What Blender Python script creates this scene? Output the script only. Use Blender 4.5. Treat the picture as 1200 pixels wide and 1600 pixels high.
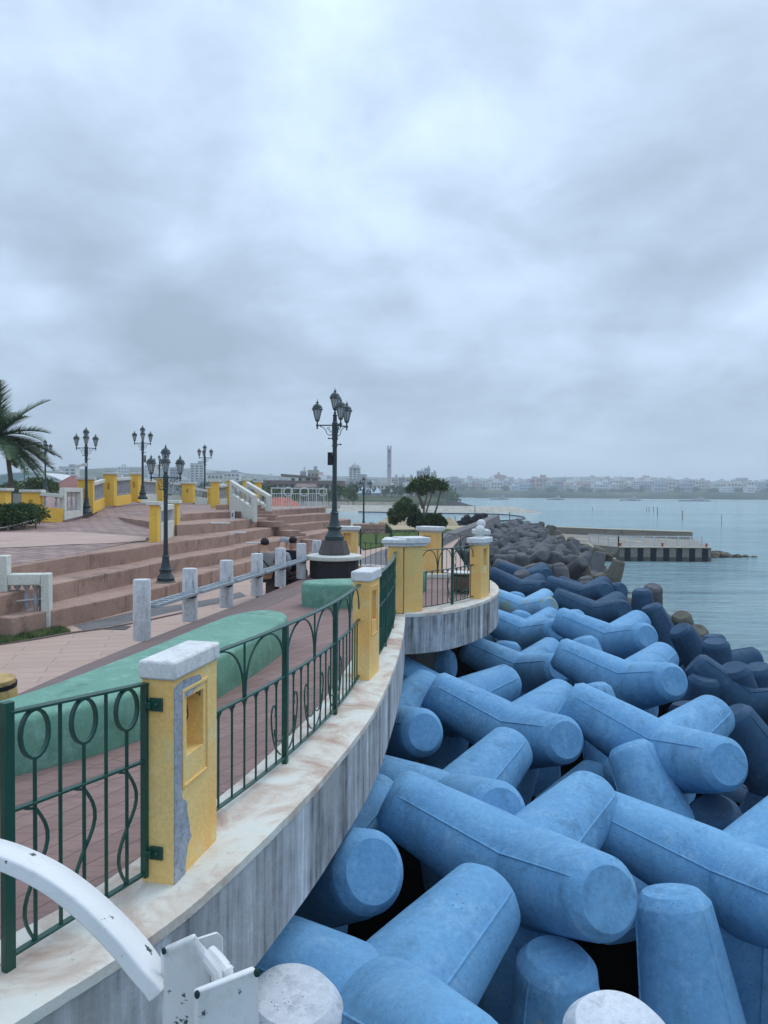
import bpy, math, random
from mathutils import Vector, Matrix
S = bpy.context.scene
for o in list(bpy.data.objects): bpy.data.objects.remove(o)
COL = S.collection
rad = math.radians

# ---------------------------------------------------------------- camera
FPX, CZ = 1155.0, 2.0
PITCH, ROLL = math.atan(30/FPX), rad(0.4)
fw = Vector((0, math.cos(PITCH), -math.sin(PITCH)))
_r = Vector((1, 0, 0)); _u = _r.cross(fw)
rt = _r*math.cos(ROLL) + _u*math.sin(ROLL)
up = -_r*math.sin(ROLL) + _u*math.cos(ROLL)
CAM = Vector((0, 0, CZ))
cd = bpy.data.cameras.new('camera'); cam = bpy.data.objects.new('camera', cd); COL.objects.link(cam)
cam.matrix_world = Matrix(((rt.x, up.x, -fw.x, 0), (rt.y, up.y, -fw.y, 0), (rt.z, up.z, -fw.z, CZ), (0, 0, 0, 1)))
cd.sensor_fit = 'VERTICAL'; cd.sensor_height = 36; cd.lens = FPX/1600*36
cd.clip_start = 0.05; cd.clip_end = 9000
S.camera = cam
def ray(u, v): return fw + rt*((u-600)/FPX) + up*((800-v)/FPX)
def gp(u, v, z=0.0):
    r = ray(u, v); return CAM + r*((z-CZ)/r.z)
def dp(u, v, d):
    r = ray(u, v); return CAM + r*(d/r.y)

# ---------------------------------------------------------------- world, sun, exposure
W = bpy.data.worlds.new('World'); S.world = W; W.use_nodes = True
nt = W.node_tree; N = nt.nodes; Lk = nt.links; N.clear()
out = N.new('ShaderNodeOutputWorld'); bg = N.new('ShaderNodeBackground'); Lk.new(bg.outputs[0], out.inputs[0])
sky = N.new('ShaderNodeTexSky'); sky.sky_type = 'NISHITA'; sky.sun_disc = False
SUN_EL, SUN_AZ = rad(52), rad(35)
sky.sun_elevation = SUN_EL; sky.sun_rotation = SUN_AZ
tc = N.new('ShaderNodeTexCoord'); sep = N.new('ShaderNodeSeparateXYZ'); Lk.new(tc.outputs['Generated'], sep.inputs[0])
def wm(op, a, b=None, c=None):
    n = N.new('ShaderNodeMath'); n.operation = op
    for i, x in enumerate((a, b, c)):
        if x is None: continue
        if isinstance(x, (int, float)): n.inputs[i].default_value = x
        else: Lk.new(x, n.inputs[i])
    return n.outputs[0]
zc = wm('MAXIMUM', sep.outputs[2], 0.0)
den = wm('ADD', zc, 0.30)
cx = wm('DIVIDE', sep.outputs[0], den); cy = wm('DIVIDE', sep.outputs[1], den)
cmb = N.new('ShaderNodeCombineXYZ'); Lk.new(cx, cmb.inputs[0]); Lk.new(cy, cmb.inputs[1])
def wnoise(scale, det, rough, dist, off):
    mp = N.new('ShaderNodeMapping'); Lk.new(cmb.outputs[0], mp.inputs[0]); mp.inputs['Location'].default_value = off
    n = N.new('ShaderNodeTexNoise'); n.inputs['Scale'].default_value = scale; n.inputs['Detail'].default_value = det
    n.inputs['Roughness'].default_value = rough; n.inputs['Distortion'].default_value = dist
    Lk.new(mp.outputs[0], n.inputs['Vector']); return n.outputs['Fac']
n1 = wnoise(1.35, 3, 0.45, 0.15, (12.0, 8.6, 0.0)); n2 = wnoise(4.2, 6, 0.55, 0.3, (3.2, 6.1, 5.0))
n3n = N.new('ShaderNodeTexNoise'); n3n.inputs['Scale'].default_value = 3.2; n3n.inputs['Detail'].default_value = 5; n3n.inputs['Roughness'].default_value = .5; n3n.inputs['Distortion'].default_value = .4
mp3 = N.new('ShaderNodeMapping'); mp3.inputs['Location'].default_value = (16.3, 0.9, 1.0); Lk.new(tc.outputs['Generated'], mp3.inputs[0]); Lk.new(mp3.outputs[0], n3n.inputs['Vector'])
cl = wm('ADD', wm('ADD', wm('MULTIPLY', n1, 0.44), wm('MULTIPLY', n2, 0.25)), wm('MULTIPLY', n3n.outputs['Fac'], 0.31))
cr = N.new('ShaderNodeValToRGB'); Lk.new(cl, cr.inputs[0])
E_ = cr.color_ramp.elements
E_[0].position = 0.39; E_[0].color = (3.05, 3.85, 4.85, 1)
E_[1].position = 0.63; E_[1].color = (5.9, 7.3, 9.1, 1)
e = cr.color_ramp.elements.new(0.47); e.color = (3.85, 4.85, 6.15, 1)
e = cr.color_ramp.elements.new(0.55); e.color = (4.95, 6.2, 7.9, 1)
# towards the horizon the layered cloud evens out into a paler blue-grey band
hz = wm('POWER', wm('SUBTRACT', 1.0, wm('MINIMUM', wm('MULTIPLY', zc, 5.5), 1.0)), 1.6)
mxh = N.new('ShaderNodeMixRGB'); Lk.new(wm('MULTIPLY', hz, 0.8), mxh.inputs[0]); Lk.new(cr.outputs[0], mxh.inputs[1])
mxh.inputs[2].default_value = (4.0, 5.25, 6.6, 1)
# overcast luminance distribution: brighter towards the zenith
zen = wm('ADD', 1.0, wm('MULTIPLY', wm('POWER', zc, 1.6), 1.5))
mz = N.new('ShaderNodeMixRGB'); mz.blend_type = 'MULTIPLY'; mz.inputs[0].default_value = 1
Lk.new(mxh.outputs[0], mz.inputs[1]); Lk.new(zen, mz.inputs[2])
mx = N.new('ShaderNodeMixRGB'); mx.inputs[0].default_value = 0.9
Lk.new(sky.outputs[0], mx.inputs[1]); Lk.new(mz.outputs[0], mx.inputs[2])
Lk.new(mx.outputs[0], bg.inputs[0]); bg.inputs[1].default_value = 0.1
sd = bpy.data.lights.new('sun', 'SUN'); sd.energy = 1.1; sd.angle = rad(30); sd.color = (1.0, 0.96, 0.9)
so = bpy.data.objects.new('sun', sd); COL.objects.link(so)
dsun = Vector((math.sin(SUN_AZ)*math.cos(SUN_EL), math.cos(SUN_AZ)*math.cos(SUN_EL), math.sin(SUN_EL)))
so.rotation_euler = dsun.to_track_quat('Z', 'Y').to_euler()
S.view_settings.view_transform = 'Standard'; S.view_settings.look = 'None'
S.view_settings.exposure = 0.15; S.view_settings.gamma = 1.0; S.view_settings.use_curve_mapping = False
S.render.engine = 'CYCLES'; S.cycles.volume_bounces = 1

# ---------------------------------------------------------------- mesh builder
class MB:
    def __init__(s): s.v = []; s.f = []
    def add(s, vs, fs):
        b = len(s.v); s.v += [tuple(p) for p in vs]; s.f += [tuple(b+i for i in f) for f in fs]
    def box(s, c, d, rz=0.0, M=None):
        x, y, z = d[0]/2, d[1]/2, d[2]/2; R = Matrix.Rotation(rz, 3, 'Z') if M is None else M; c = Vector(c)
        vs = [c + R @ Vector((i*x, j*y, k*z)) for k in (-1, 1) for j in (-1, 1) for i in (-1, 1)]
        s.add(vs, [(0, 2, 3, 1), (4, 5, 7, 6), (0, 1, 5, 4), (2, 6, 7, 3), (0, 4, 6, 2), (1, 3, 7, 5)])
    def prism(s, poly, z0, z1):
        n = len(poly)
        a = sum(poly[i][0]*poly[(i+1) % n][1]-poly[(i+1) % n][0]*poly[i][1] for i in range(n))
        if a < 0: poly = poly[::-1]
        f0 = z0 if callable(z0) else (lambda x, y: z0); f1 = z1 if callable(z1) else (lambda x, y: z1)
        vs = [(p[0], p[1], f0(p[0], p[1])) for p in poly] + [(p[0], p[1], f1(p[0], p[1])) for p in poly]
        s.add(vs, [tuple(range(n-1, -1, -1)), tuple(range(n, 2*n))] + [(i, (i+1) % n, n+(i+1) % n, n+i) for i in range(n)])
    def loft(s, rings, closed=True, caps=True):
        n = len(rings[0]); b = len(s.v)
        for r in rings: s.v += [tuple(p) for p in r]
        for k in range(len(rings)-1):
            for i in range(n if closed else n-1):
                j = (i+1) % n
                s.f.append((b+k*n+i, b+k*n+j, b+(k+1)*n+j, b+(k+1)*n+i))
        if caps and closed:
            s.f.append(tuple(b+i for i in range(n-1, -1, -1))); s.f.append(tuple(b+(len(rings)-1)*n+i for i in range(n)))
    def lathe(s, prof, n=20, c=(0, 0, 0), caps=True):
        s.loft([[(c[0]+r*math.cos(2*math.pi*i/n), c[1]+r*math.sin(2*math.pi*i/n), c[2]+z) for i in range(n)] for r, z in prof], True, caps)
    def tube(s, path, r, n=8, r1=None):
        P = [Vector(p) for p in path]; rings = []; m = len(P)
        t0 = (P[1]-P[0]).normalized(); a = t0.cross(Vector((0, 0, 1)))
        if a.length < 1e-3: a = t0.cross(Vector((1, 0, 0)))
        a.normalize()
        for i, p in enumerate(P):
            t = (P[min(i+1, m-1)]-P[max(i-1, 0)]).normalized()
            a = (a - t*a.dot(t)); a.normalize(); b = t.cross(a)
            rr = r if r1 is None else r + (r1-r)*i/(m-1)
            rings.append([p + a*rr*math.cos(2*math.pi*k/n) + b*rr*math.sin(2*math.pi*k/n) for k in range(n)])
        s.loft(rings)
    def bar(s, path, w, h, side=None):
        # rectangular section swept along a path; w across (horizontal 'side'), h the other way
        P = [Vector(p) for p in path]; m = len(P); rings = []
        for i, p in enumerate(P):
            t = (P[min(i+1, m-1)]-P[max(i-1, 0)]).normalized()
            a = Vector(side) if side is not None else t.cross(Vector((0, 0, 1)))
            a = (a - t*a.dot(t)).normalized(); b = a.cross(t).normalized()
            rings.append([p+a*w/2+b*h/2, p-a*w/2+b*h/2, p-a*w/2-b*h/2, p+a*w/2-b*h/2])
        s.loft(rings)
    def sphere(s, c, r, n=16, m=10, sc=(1, 1, 1)):
        pr = [(max(1e-4, math.sin(math.pi*k/m)), -math.cos(math.pi*k/m)) for k in range(m+1)]
        s.loft([[(c[0]+a*r*sc[0]*math.cos(2*math.pi*i/n), c[1]+a*r*sc[1]*math.sin(2*math.pi*i/n), c[2]+b*r*sc[2]) for i in range(n)] for a, b in pr])
def obj(name, mb, mat, parent=None, bevel=0.0, sharp=35, flat=False):
    me = bpy.data.meshes.new(name)
    if isinstance(mb, MB): me.from_pydata(mb.v, [], mb.f)
    else: me = mb
    me.update(); me.materials.clear(); me.materials.append(mat)
    if not flat:
        me.polygons.foreach_set('use_smooth', [True]*len(me.polygons)); me.set_sharp_from_angle(angle=rad(sharp))
    o = bpy.data.objects.new(name, me); COL.objects.link(o)
    if parent is not None: o.parent = parent
    if bevel:
        b = o.modifiers.new('bevel', 'BEVEL'); b.width = bevel; b.segments = 2; b.limit_method = 'ANGLE'; b.angle_limit = rad(40)
    return o
def tag(o, label=None, cat=None, group=None, kind=None):
    if label: o['label'] = label
    if cat: o['category'] = cat
    if group: o['group'] = group
    if kind: o['kind'] = kind
    return o
def thing(name, label, cat, loc=(0, 0, 0), rz=0, group=None):
    o = bpy.data.objects.new(name, None); COL.objects.link(o); o.location = loc; o.rotation_euler = (0, 0, rz); o.empty_display_size = .2
    return tag(o, label, cat, group)
def dup(root, loc, rz=0, label=None, scale=None):
    r = root.copy(); COL.objects.link(r); r.location = loc; r.rotation_euler = (0, 0, rz)
    if label: r['label'] = label
    if scale: r.scale = (scale,)*3
    for ch in list(root.children):
        c = ch.copy(); COL.objects.link(c); c.parent = r
        for g in list(ch.children):
            d = g.copy(); COL.objects.link(d); d.parent = c
    return r
def lerp(a, b, t): return a+(b-a)*t
def smooth_line(pts, k=6):
    # Catmull-Rom through 2D/3D points
    P = [Vector(p) for p in pts]; P = [P[0]*2-P[1]] + P + [P[-1]*2-P[-2]]; o = []
    for i in range(1, len(P)-2):
        for j in range(k):
            t = j/k
            o.append(0.5*((2*P[i])+(P[i+1]-P[i-1])*t+(2*P[i-1]-5*P[i]+4*P[i+1]-P[i+2])*t*t+(3*P[i]-P[i-1]-3*P[i+1]+P[i+2])*t**3))
    o.append(P[-2]); return o

# ---------------------------------------------------------------- materials
def c4(c): return (c[0], c[1], c[2], 1)
class Mat:
    def __init__(s, name, rough=0.8, spec=0.3, metal=0.0, coord='Object', rand=True):
        s.m = bpy.data.materials.new(name); s.m.use_nodes = True; s.t = s.m.node_tree; s.n = s.t.nodes; s.l = s.t.links
        s.b = s.n['Principled BSDF']; s.b.inputs['Roughness'].default_value = rough
        s.b.inputs['Specular IOR Level'].default_value = spec; s.b.inputs['Metallic'].default_value = metal
        if coord == 'World': s.vec = s.n.new('ShaderNodeNewGeometry').outputs['Position']
        else:
            s.vec = s.n.new('ShaderNodeTexCoord').outputs['Object']
            if rand:
                oi = s.n.new('ShaderNodeObjectInfo'); mu = s.n.new('ShaderNodeMath'); mu.operation = 'MULTIPLY'; mu.inputs[1].default_value = 37.7
                s.l.new(oi.outputs['Random'], mu.inputs[0]); ad = s.n.new('ShaderNodeVectorMath'); ad.operation = 'ADD'
                s.l.new(s.vec, ad.inputs[0]); s.l.new(mu.outputs[0], ad.inputs[1]); s.vec = ad.outputs[0]
    def map(s, scale=(1, 1, 1), rot=(0, 0, 0), vec=None):
        m = s.n.new('ShaderNodeMapping'); m.inputs['Scale'].default_value = scale; m.inputs['Rotation'].default_value = rot
        s.l.new(vec or s.vec, m.inputs[0]); return m.outputs[0]
    def noise(s, scale, det=4, rough=.55, dist=0, vec=None):
        n = s.n.new('ShaderNodeTexNoise'); n.inputs['Scale'].default_value = scale; n.inputs['Detail'].default_value = det
        n.inputs['Roughness'].default_value = rough; n.inputs['Distortion'].default_value = dist
        s.l.new(vec or s.vec, n.inputs['Vector']); return n.outputs['Fac']
    def ramp(s, fac, stops):
        r = s.n.new('ShaderNodeValToRGB'); s.l.new(fac, r.inputs[0]); e = r.color_ramp.elements
        e[0].position = stops[0][0]; e[0].color = c4(stops[0][1]); e[1].position = stops[-1][0]; e[1].color = c4(stops[-1][1])
        for p, c in stops[1:-1]: x = e.new(p); x.color = c4(c)
        return r.outputs[0]
    def step(s, fac, a, b): return s.ramp(fac, [(a, (0, 0, 0)), (b, (1, 1, 1))])
    def mix(s, fac, a, b, mode='MIX'):
        n = s.n.new('ShaderNodeMixRGB'); n.blend_type = mode
        for i, x in enumerate((fac, a, b)):
            if isinstance(x, (int, float)): n.inputs[i].default_value = x
            elif isinstance(x, tuple): n.inputs[i].default_value = c4(x)
            else: s.l.new(x, n.inputs[i])
        return n.outputs[0]
    def math(s, op, a, b):
        n = s.n.new('ShaderNodeMath'); n.operation = op
        for i, x in enumerate((a, b)):
            if isinstance(x, (int, float)): n.inputs[i].default_value = x
            else: s.l.new(x, n.inputs[i])
        return n.outputs[0]
    def color(s, c):
        if isinstance(c, tuple): s.b.inputs['Base Color'].default_value = c4(c)
        else: s.l.new(c, s.b.inputs['Base Color'])
        return s
    def bump(s, h, strength=.3, dist=.01):
        n = s.n.new('ShaderNodeBump'); n.inputs['Strength'].default_value = strength; n.inputs['Distance'].default_value = dist
        s.l.new(h, n.inputs['Height']); s.l.new(n.outputs[0], s.b.inputs['Normal']); return s
def weathered(name, c1, c2, c3=None, scale=2.0, rough=.85, bump=.3, bscale=40, coord='Object', spots=None, streak=None, spec=.25, dist=.01, chips=None, grime=None, fine_=(.82, 1.1)):
    m = Mat(name, rough, spec, coord=coord)
    a = m.ramp(m.noise(scale, 6, .6, .3), [(.3, c1), (.7, c2)])
    if c3: a = m.mix(m.step(m.noise(scale*3.1, 8, .7), .52, .7), a, c3)
    if streak: a = m.mix(m.step(m.noise(1.0, 6, .65, vec=m.map((streak[1], streak[1], streak[2]))), streak[3], streak[3]+.16), a, streak[0])
    if spots:
        v = m.n.new('ShaderNodeTexVoronoi'); v.inputs['Scale'].default_value = spots[1]; m.l.new(m.vec, v.inputs['Vector'])
        sel = m.step(m.noise(spots[1]*.12, 3), .5, .62)
        dot = m.math('MULTIPLY', m.math('LESS_THAN', v.outputs['Distance'], spots[2]), sel)
        a = m.mix(dot, a, spots[0])
    if chips: a = m.mix(m.step(m.noise(chips[1], 9, .72), chips[2], chips[2]+.02), a, chips[0])
    if grime: a = m.mix(m.step(m.noise(grime[1], 9, .75, .6), grime[2], grime[2]+.22), a, grime[0])
    fine = m.ramp(m.noise(bscale, 8, .7), [(.3, (fine_[0],)*3), (.7, (fine_[1],)*3)])
    a = m.mix(1.0, a, fine, 'MULTIPLY')
    m.color(a).bump(m.noise(bscale, 8, .7), bump, dist)
    return m.m
M = {}
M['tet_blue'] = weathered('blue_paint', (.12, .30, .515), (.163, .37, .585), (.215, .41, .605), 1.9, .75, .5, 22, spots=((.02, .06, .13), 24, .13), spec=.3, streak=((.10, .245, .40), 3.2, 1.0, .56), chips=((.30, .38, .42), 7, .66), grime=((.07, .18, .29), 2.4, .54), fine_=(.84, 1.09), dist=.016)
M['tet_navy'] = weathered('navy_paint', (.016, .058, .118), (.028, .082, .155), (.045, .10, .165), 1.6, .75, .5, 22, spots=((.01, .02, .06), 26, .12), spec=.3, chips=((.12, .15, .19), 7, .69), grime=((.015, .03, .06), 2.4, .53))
M['tet_grey'] = weathered('bare_concrete', (.085, .088, .10), (.135, .135, .14), (.07, .075, .085), 1.3, .9, .5, 20, spots=((.04, .04, .045), 18, .14))
M['tet_brown'] = weathered('wet_concrete', (.10, .095, .08), (.16, .15, .12), (.06, .065, .04), 1.5, .9, .5, 20)
M['tet_white'] = weathered('white_paint', (.55, .60, .66), (.68, .71, .74), (.40, .43, .47), 2.2, .8, .5, 26, spots=((.08, .1, .12), 34, .15), streak=((.36, .40, .45), 5, 1.2, .6))
def tet_stained():
    m = Mat('stained_blue_paint', .75)
    a = m.ramp(m.noise(2.0, 6, .6, .3), [(.3, (.14, .33, .55)), (.7, (.22, .42, .62))])
    a = m.mix(m.step(m.noise(1.0, 5, .6, .8, m.map((2.2, 2.2, 4.0))), .5, .62), a, (.24, .31, .24))
    m.color(a).bump(m.noise(26, 8, .7), .4, .01); return m.m
M['tet_stained'] = tet_stained()
M['cap_white'] = weathered('cap_white', (.60, .62, .62), (.72, .72, .70), (.45, .46, .46), 5, .8, .4, 45, spots=((.2, .2, .2), 60, .1), streak=((.38, .40, .42), 9, 1.5, .62))
M['cream'] = weathered('cream_paint', (.56, .58, .52), (.66, .66, .60), (.46, .48, .44), 3, .8, .3, 40)
M['yellow'] = weathered('yellow_paint', (.88, .47, .13), (.86, .62, .25), (.76, .66, .35), .85, .7, .35, 55, spots=((.3, .2, .08), 30, .05), streak=((.70, .52, .2), 1.6, .8, .56))
M['yellow_far'] = weathered('bright_yellow_paint', (.80, .48, .07), (.86, .54, .10), (.72, .46, .12), 1.6, .75, .3, 30)
M['plaster'] = weathered('bare_plaster', (.30, .34, .40), (.46, .50, .56), (.20, .22, .25), 9, .95, .9, 30, dist=.02, streak=((.15, .16, .18), 14, 3, .58))
M['green_iron'] = weathered('green_enamel', (.004, .052, .037), (.007, .072, .050), None, 6, .38, .15, 60, spec=.5)
M['dark_iron'] = weathered('dark_green_iron', (.012, .032, .038), (.022, .045, .05), None, 4, .45, .2, 50, spec=.5)
M['black'] = weathered('black_plastic', (.012, .014, .018), (.02, .022, .026), None, 4, .5, .1, 50)
M['green_bench'] = weathered('green_paint', (.105, .265, .19), (.155, .33, .25), (.23, .405, .335), 2.0, .62, .25, 40, spec=.4, streak=((.07, .19, .14), 2.5, 2.5, .58), chips=((.30, .42, .35), 9, .68), grime=((.09, .16, .12), 3, .55))
M['marble'] = weathered('bollard_paint', (.50, .51, .53), (.66, .67, .68), (.38, .39, .42), 8, .8, .4, 40, streak=((.24, .25, .28), 13, 2.2, .55))
M['steel'] = weathered('galvanised_steel', (.22, .26, .29), (.32, .37, .40), None, 12, .4, .1, 60, spec=.5)
M['ped_brown'] = weathered('brown_stone', (.075, .062, .062), (.11, .092, .09), None, 6, .6, .2, 30)
M['ped_dark'] = weathered('dark_stone', (.022, .02, .026), (.036, .034, .04), None, 6, .6, .2, 30)
M['wood'] = weathered('barrel_wood', (.42, .28, .11), (.55, .40, .18), (.30, .20, .09), 3, .75, .3, 30, streak=((.22, .14, .06), 22, 1.2, .55))
M['wood_dark'] = weathered('dark_wood', (.12, .07, .05), (.20, .12, .09), (.07, .045, .035), 3, .7, .3, 30, streak=((.05, .03, .025), 24, 1.2, .52))
M['post_wood'] = weathered('grey_wood', (.16, .13, .10), (.24, .2, .16), None, 6, .9, .3, 30)
M['rope'] = weathered('pale_rail', (.45, .45, .42), (.55, .54, .5), None, 6, .8, .3, 30)
M['tier'] = weathered('pink_brown_concrete', (.32, .205, .16), (.41, .28, .225), (.26, .175, .14), .9, .9, .35, 22, coord='World', spots=((.10, .07, .06), 9, .1), streak=((.10, .07, .06), 2.6, .3, .60), grime=((.16, .115, .095), 1.4, .52))
M['sandstone'] = weathered('pale_stone', (.42, .38, .32), (.56, .52, .45), (.30, .28, .25), .8, .95, .5, 6, coord='World', streak=((.24, .23, .2), .6, 2.5, .55))
M['sand'] = weathered('sand', (.36, .28, .18), (.46, .37, .25), (.28, .24, .14), .12, .95, .3, 5, coord='World')
M['dry_grass'] = weathered('dry_grass', (.20, .20, .09), (.34, .30, .17), (.14, .17, .06), .05, .95, .3, 3, coord='World')
M['rock'] = weathered('reef_rock', (.085, .07, .05), (.19, .16, .115), (.045, .04, .03), .5, .95, .9, 4, coord='World', dist=.1)
M['black_rock'] = weathered('black_sandbag', (.012, .014, .02), (.025, .028, .036), None, 2, .8, .6, 8)
M['quay'] = weathered('quay_concrete', (.20, .185, .155), (.29, .27, .225), (.14, .13, .11), .5, .9, .4, 10, coord='World', streak=((.16, .15, .13), 1.5, .3, .58))
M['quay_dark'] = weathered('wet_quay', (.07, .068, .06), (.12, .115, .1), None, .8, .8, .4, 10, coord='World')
M['stripe'] = weathered('black_stripe', (.012, .014, .02), (.02, .022, .03), None, 3, .8, .2, 20)
M['cream_line'] = weathered('cream_line', (.55, .50, .38), (.62, .57, .45), None, 3, .8, .2, 20)
M['rail_white'] = weathered('rail_white', (.55, .57, .58), (.64, .66, .66), None, 3, .7, .2, 20)
M['red'] = weathered('red_paint', (.35, .06, .03), (.45, .1, .05), None, 3, .7, .2, 20)
M['bed'] = weathered('shade_toned_rubble', (.02, .026, .036), (.055, .06, .068), None, 1.0, .95, .8, 5, coord='World')  # near-black base colour puts the shade under the tetrapods into the rubble
M['asph'] = weathered('grey_paving', (.13, .125, .13), (.18, .175, .175), (.1, .1, .1), .8, .9, .3, 12, coord='World')
M['bark'] = weathered('bark', (.12, .10, .08), (.2, .17, .14), None, 5, .95, .5, 20)
def leaf(name, a, b, c):
    m = Mat(name, .6, .25, rand=False, coord='World')
    m.color(m.mix(m.step(m.noise(2.5, 3), .45, .65), m.ramp(m.noise(9, 2), [(.35, a), (.65, b)]), c)); return m.m
M['leaf'] = leaf('dark_leaf', (.018, .05, .018), (.045, .095, .032), (.075, .12, .035))
M['leaf_palm'] = leaf('palm_leaf', (.035, .075, .04), (.07, .125, .06), (.12, .17, .08))
M['leaf_brush'] = leaf('brush_leaf', (.045, .085, .03), (.095, .15, .055), (.18, .21, .09))
M['leaf_pale'] = leaf('pale_leaf', (.05, .11, .04), (.10, .18, .07), (.18, .24, .12))
def grass_mat():
    m = Mat('grass', .95, .1, coord='World')
    a = m.ramp(m.noise(3, 8, .7), [(.3, (.03, .06, .015)), (.7, (.10, .145, .04))])
    a = m.mix(m.step(m.noise(18, 4), .5, .7), a, (.14, .17, .06)); m.color(a).bump(m.noise(60, 6, .8), .8, .04); return m.m
M['grass'] = grass_mat()
def wall_mat(nm='streaked_concrete', k=1.0, q=0.0):
    m = Mat(nm, .9, .2, coord='World')
    hi = m.noise(1.0, 7, .62, vec=m.map((9, 9, .55))); lo = m.noise(1.0, 5, .6, vec=m.map((2.1, 2.1, .3))); fi = m.noise(1.0, 5, .7, vec=m.map((30, 30, 1.6)))
    f = m.math('ADD', m.math('MULTIPLY', hi, .36), m.math('ADD', m.math('MULTIPLY', lo, .34), m.math('ADD', m.math('MULTIPLY', fi, .12), m.math('MULTIPLY', m.noise(3.5, 8, .7), .18))))
    a = m.ramp(f, [(.36+q*1.5, (.05, .052, .056)), (.43+q, (.18, .185, .19)), (.48+q*.6, (.31, .32, .33)), (.54, (.42, .44, .46)), (.61-q*.6, (.66, .69, .73))])
    a = m.mix(m.step(m.noise(1.3, 4), .55, .8), a, (.33, .33, .31))
    m.color(a).bump(m.noise(25, 8, .7), .5, .012); return m.m
M['wall'] = wall_mat(); M['wall_dark'] = wall_mat('black_streaked_concrete', 1.0, .035)
def sill_mat():
    m = Mat('marbled_render', .8, .25, coord='World')
    a = m.ramp(m.noise(1.5, 7, .62, 1.6), [(.33, (.42, .30, .24)), (.43, (.53, .45, .38)), (.52, (.62, .59, .52)), (.6, (.64, .64, .59)), (.7, (.58, .62, .56))])
    a = m.mix(m.step(m.noise(7, 8, .7, 1.0), .56, .72), a, (.47, .40, .35))
    a = m.mix(m.step(m.noise(22, 6, .7), .64, .74), a, (.26, .23, .21)); m.color(a).bump(m.noise(14, 9, .65), .6, .012); return m.m
M['sill'] = sill_mat()
def paving(name, c1, c2, c3, line, bw, bh, rot, mort=.012, contrast=.5, bump=.4):
    m = Mat(name, .78, .3, coord='World')
    wob = m.n.new('ShaderNodeVectorMath'); wob.operation = 'ADD'; nz = m.n.new('ShaderNodeTexNoise'); nz.inputs['Scale'].default_value = 2.0
    m.l.new(m.vec, nz.inputs['Vector']); sc = m.n.new('ShaderNodeVectorMath'); sc.operation = 'SCALE'; sc.inputs['Scale'].default_value = .06
    m.l.new(nz.outputs['Color'], sc.inputs[0]); m.l.new(m.vec, wob.inputs[0]); m.l.new(sc.outputs[0], wob.inputs[1])
    b = m.n.new('ShaderNodeTexBrick'); m.l.new(m.map((1, 1, 1), (0, 0, rot), wob.outputs[0]), b.inputs['Vector'])
    b.inputs['Scale'].default_value = 1; b.inputs['Brick Width'].default_value = bw; b.inputs['Row Height'].default_value = bh
    b.inputs['Mortar Size'].default_value = mort; b.inputs['Mortar Smooth'].default_value = .4
    b.inputs['Color1'].default_value = c4(c1); b.inputs['Color2'].default_value = c4(c2); b.inputs['Mortar'].default_value = c4(line)
    grain = m.noise(1.0, 7, .7, .4, m.map((2.2, 22, 4), (0, 0, rot)))
    a = m.mix(m.step(grain, .46, .66), b.outputs['Color'], c3)
    base = m.ramp(m.noise(.9, 6, .6), [(.3, c1), (.7, c2)])
    a = m.mix(contrast, base, a)
    a = m.mix(m.step(m.noise(.55, 7, .7), .55, .75), a, tuple(x*.72 for x in c1))
    m.color(a)
    h = m.math('ADD', m.math('MULTIPLY', b.outputs['Fac'], -1.0), m.math('MULTIPLY', grain, .8)); m.bump(h, bump, .008)
    return m.m
M['deck'] = paving('stamped_deck', (.225, .145, .13), (.285, .19, .17), (.155, .10, .095), (.10, .06, .06), 2.4, .17, rad(-58), .006, .75)
M['path'] = paving('pink_paving', (.40, .285, .23), (.47, .34, .28), (.33, .235, .195), (.20, .14, .12), 1.2, .3, rad(-15), .012, .55)
M['deck_border'] = paving('deck_border', (.17, .125, .12), (.21, .155, .145), (.13, .09, .09), (.10, .07, .07), 2.0, .25, rad(-70), .006, .6)
M['brick_paving'] = paving('brick_paving', (.25, .165, .15), (.40, .29, .25), (.22, .15, .135), (.13, .09, .085), .55, .28, rad(20), .03, 1.0)
M['pale_paving'] = paving('pale_paving', (.42, .30, .25), (.49, .36, .31), (.36, .26, .22), (.28, .2, .17), 3.0, .35, rad(5), .015, .5)
def rail_paint():
    m = Mat('chipped_white_paint', .5, .4)
    a = m.ramp(m.noise(6, 6, .6), [(.3, (.62, .63, .63)), (.7, (.72, .73, .73))])
    a = m.mix(m.step(m.noise(9, 9, .75, .5), .52, .72), a, (.50, .50, .48))
    a = m.mix(m.step(m.noise(38, 5, .6), .655, .68), a, (.05, .07, .07)); m.color(a).bump(m.noise(30, 6, .6), .3, .004); return m.m
M['chip_white'] = rail_paint()
M['chip_dark'] = weathered('green_undercoat', (.01, .05, .04), (.03, .05, .05), None, 20, .7, .4, 60)
def glass():
    m = Mat('frosted_glass', .25, .5); m.color((.50, .56, .58)); m.b.inputs['Transmission Weight'].default_value = .35; return m.m
M['glass'] = glass()
M['skin'] = weathered('skin', (.48, .27, .19), (.52, .30, .21), None, 6, .6, .05, 50)
M['hair'] = weathered('black_hair', (.01, .009, .009), (.02, .018, .017), None, 30, .6, .4, 90)
M['tee'] = weathered('grey_cotton', (.19, .19, .185), (.24, .24, .23), None, 5, .95, .3, 30)
M['hoodie'] = weathered('pale_grey_cotton', (.27, .28, .31), (.33, .34, .37), None, 5, .95, .3, 30)
M['blackcloth'] = weathered('black_cloth', (.012, .013, .02), (.02, .022, .03), None, 5, .95, .3, 30)
def flatc(name, c, v=.1, rough=.85, sc=.3): return weathered(name, tuple(x*(1-v) for x in c), tuple(min(1, x*(1+v)) for x in c), None, sc, rough, .1, 3)
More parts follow.
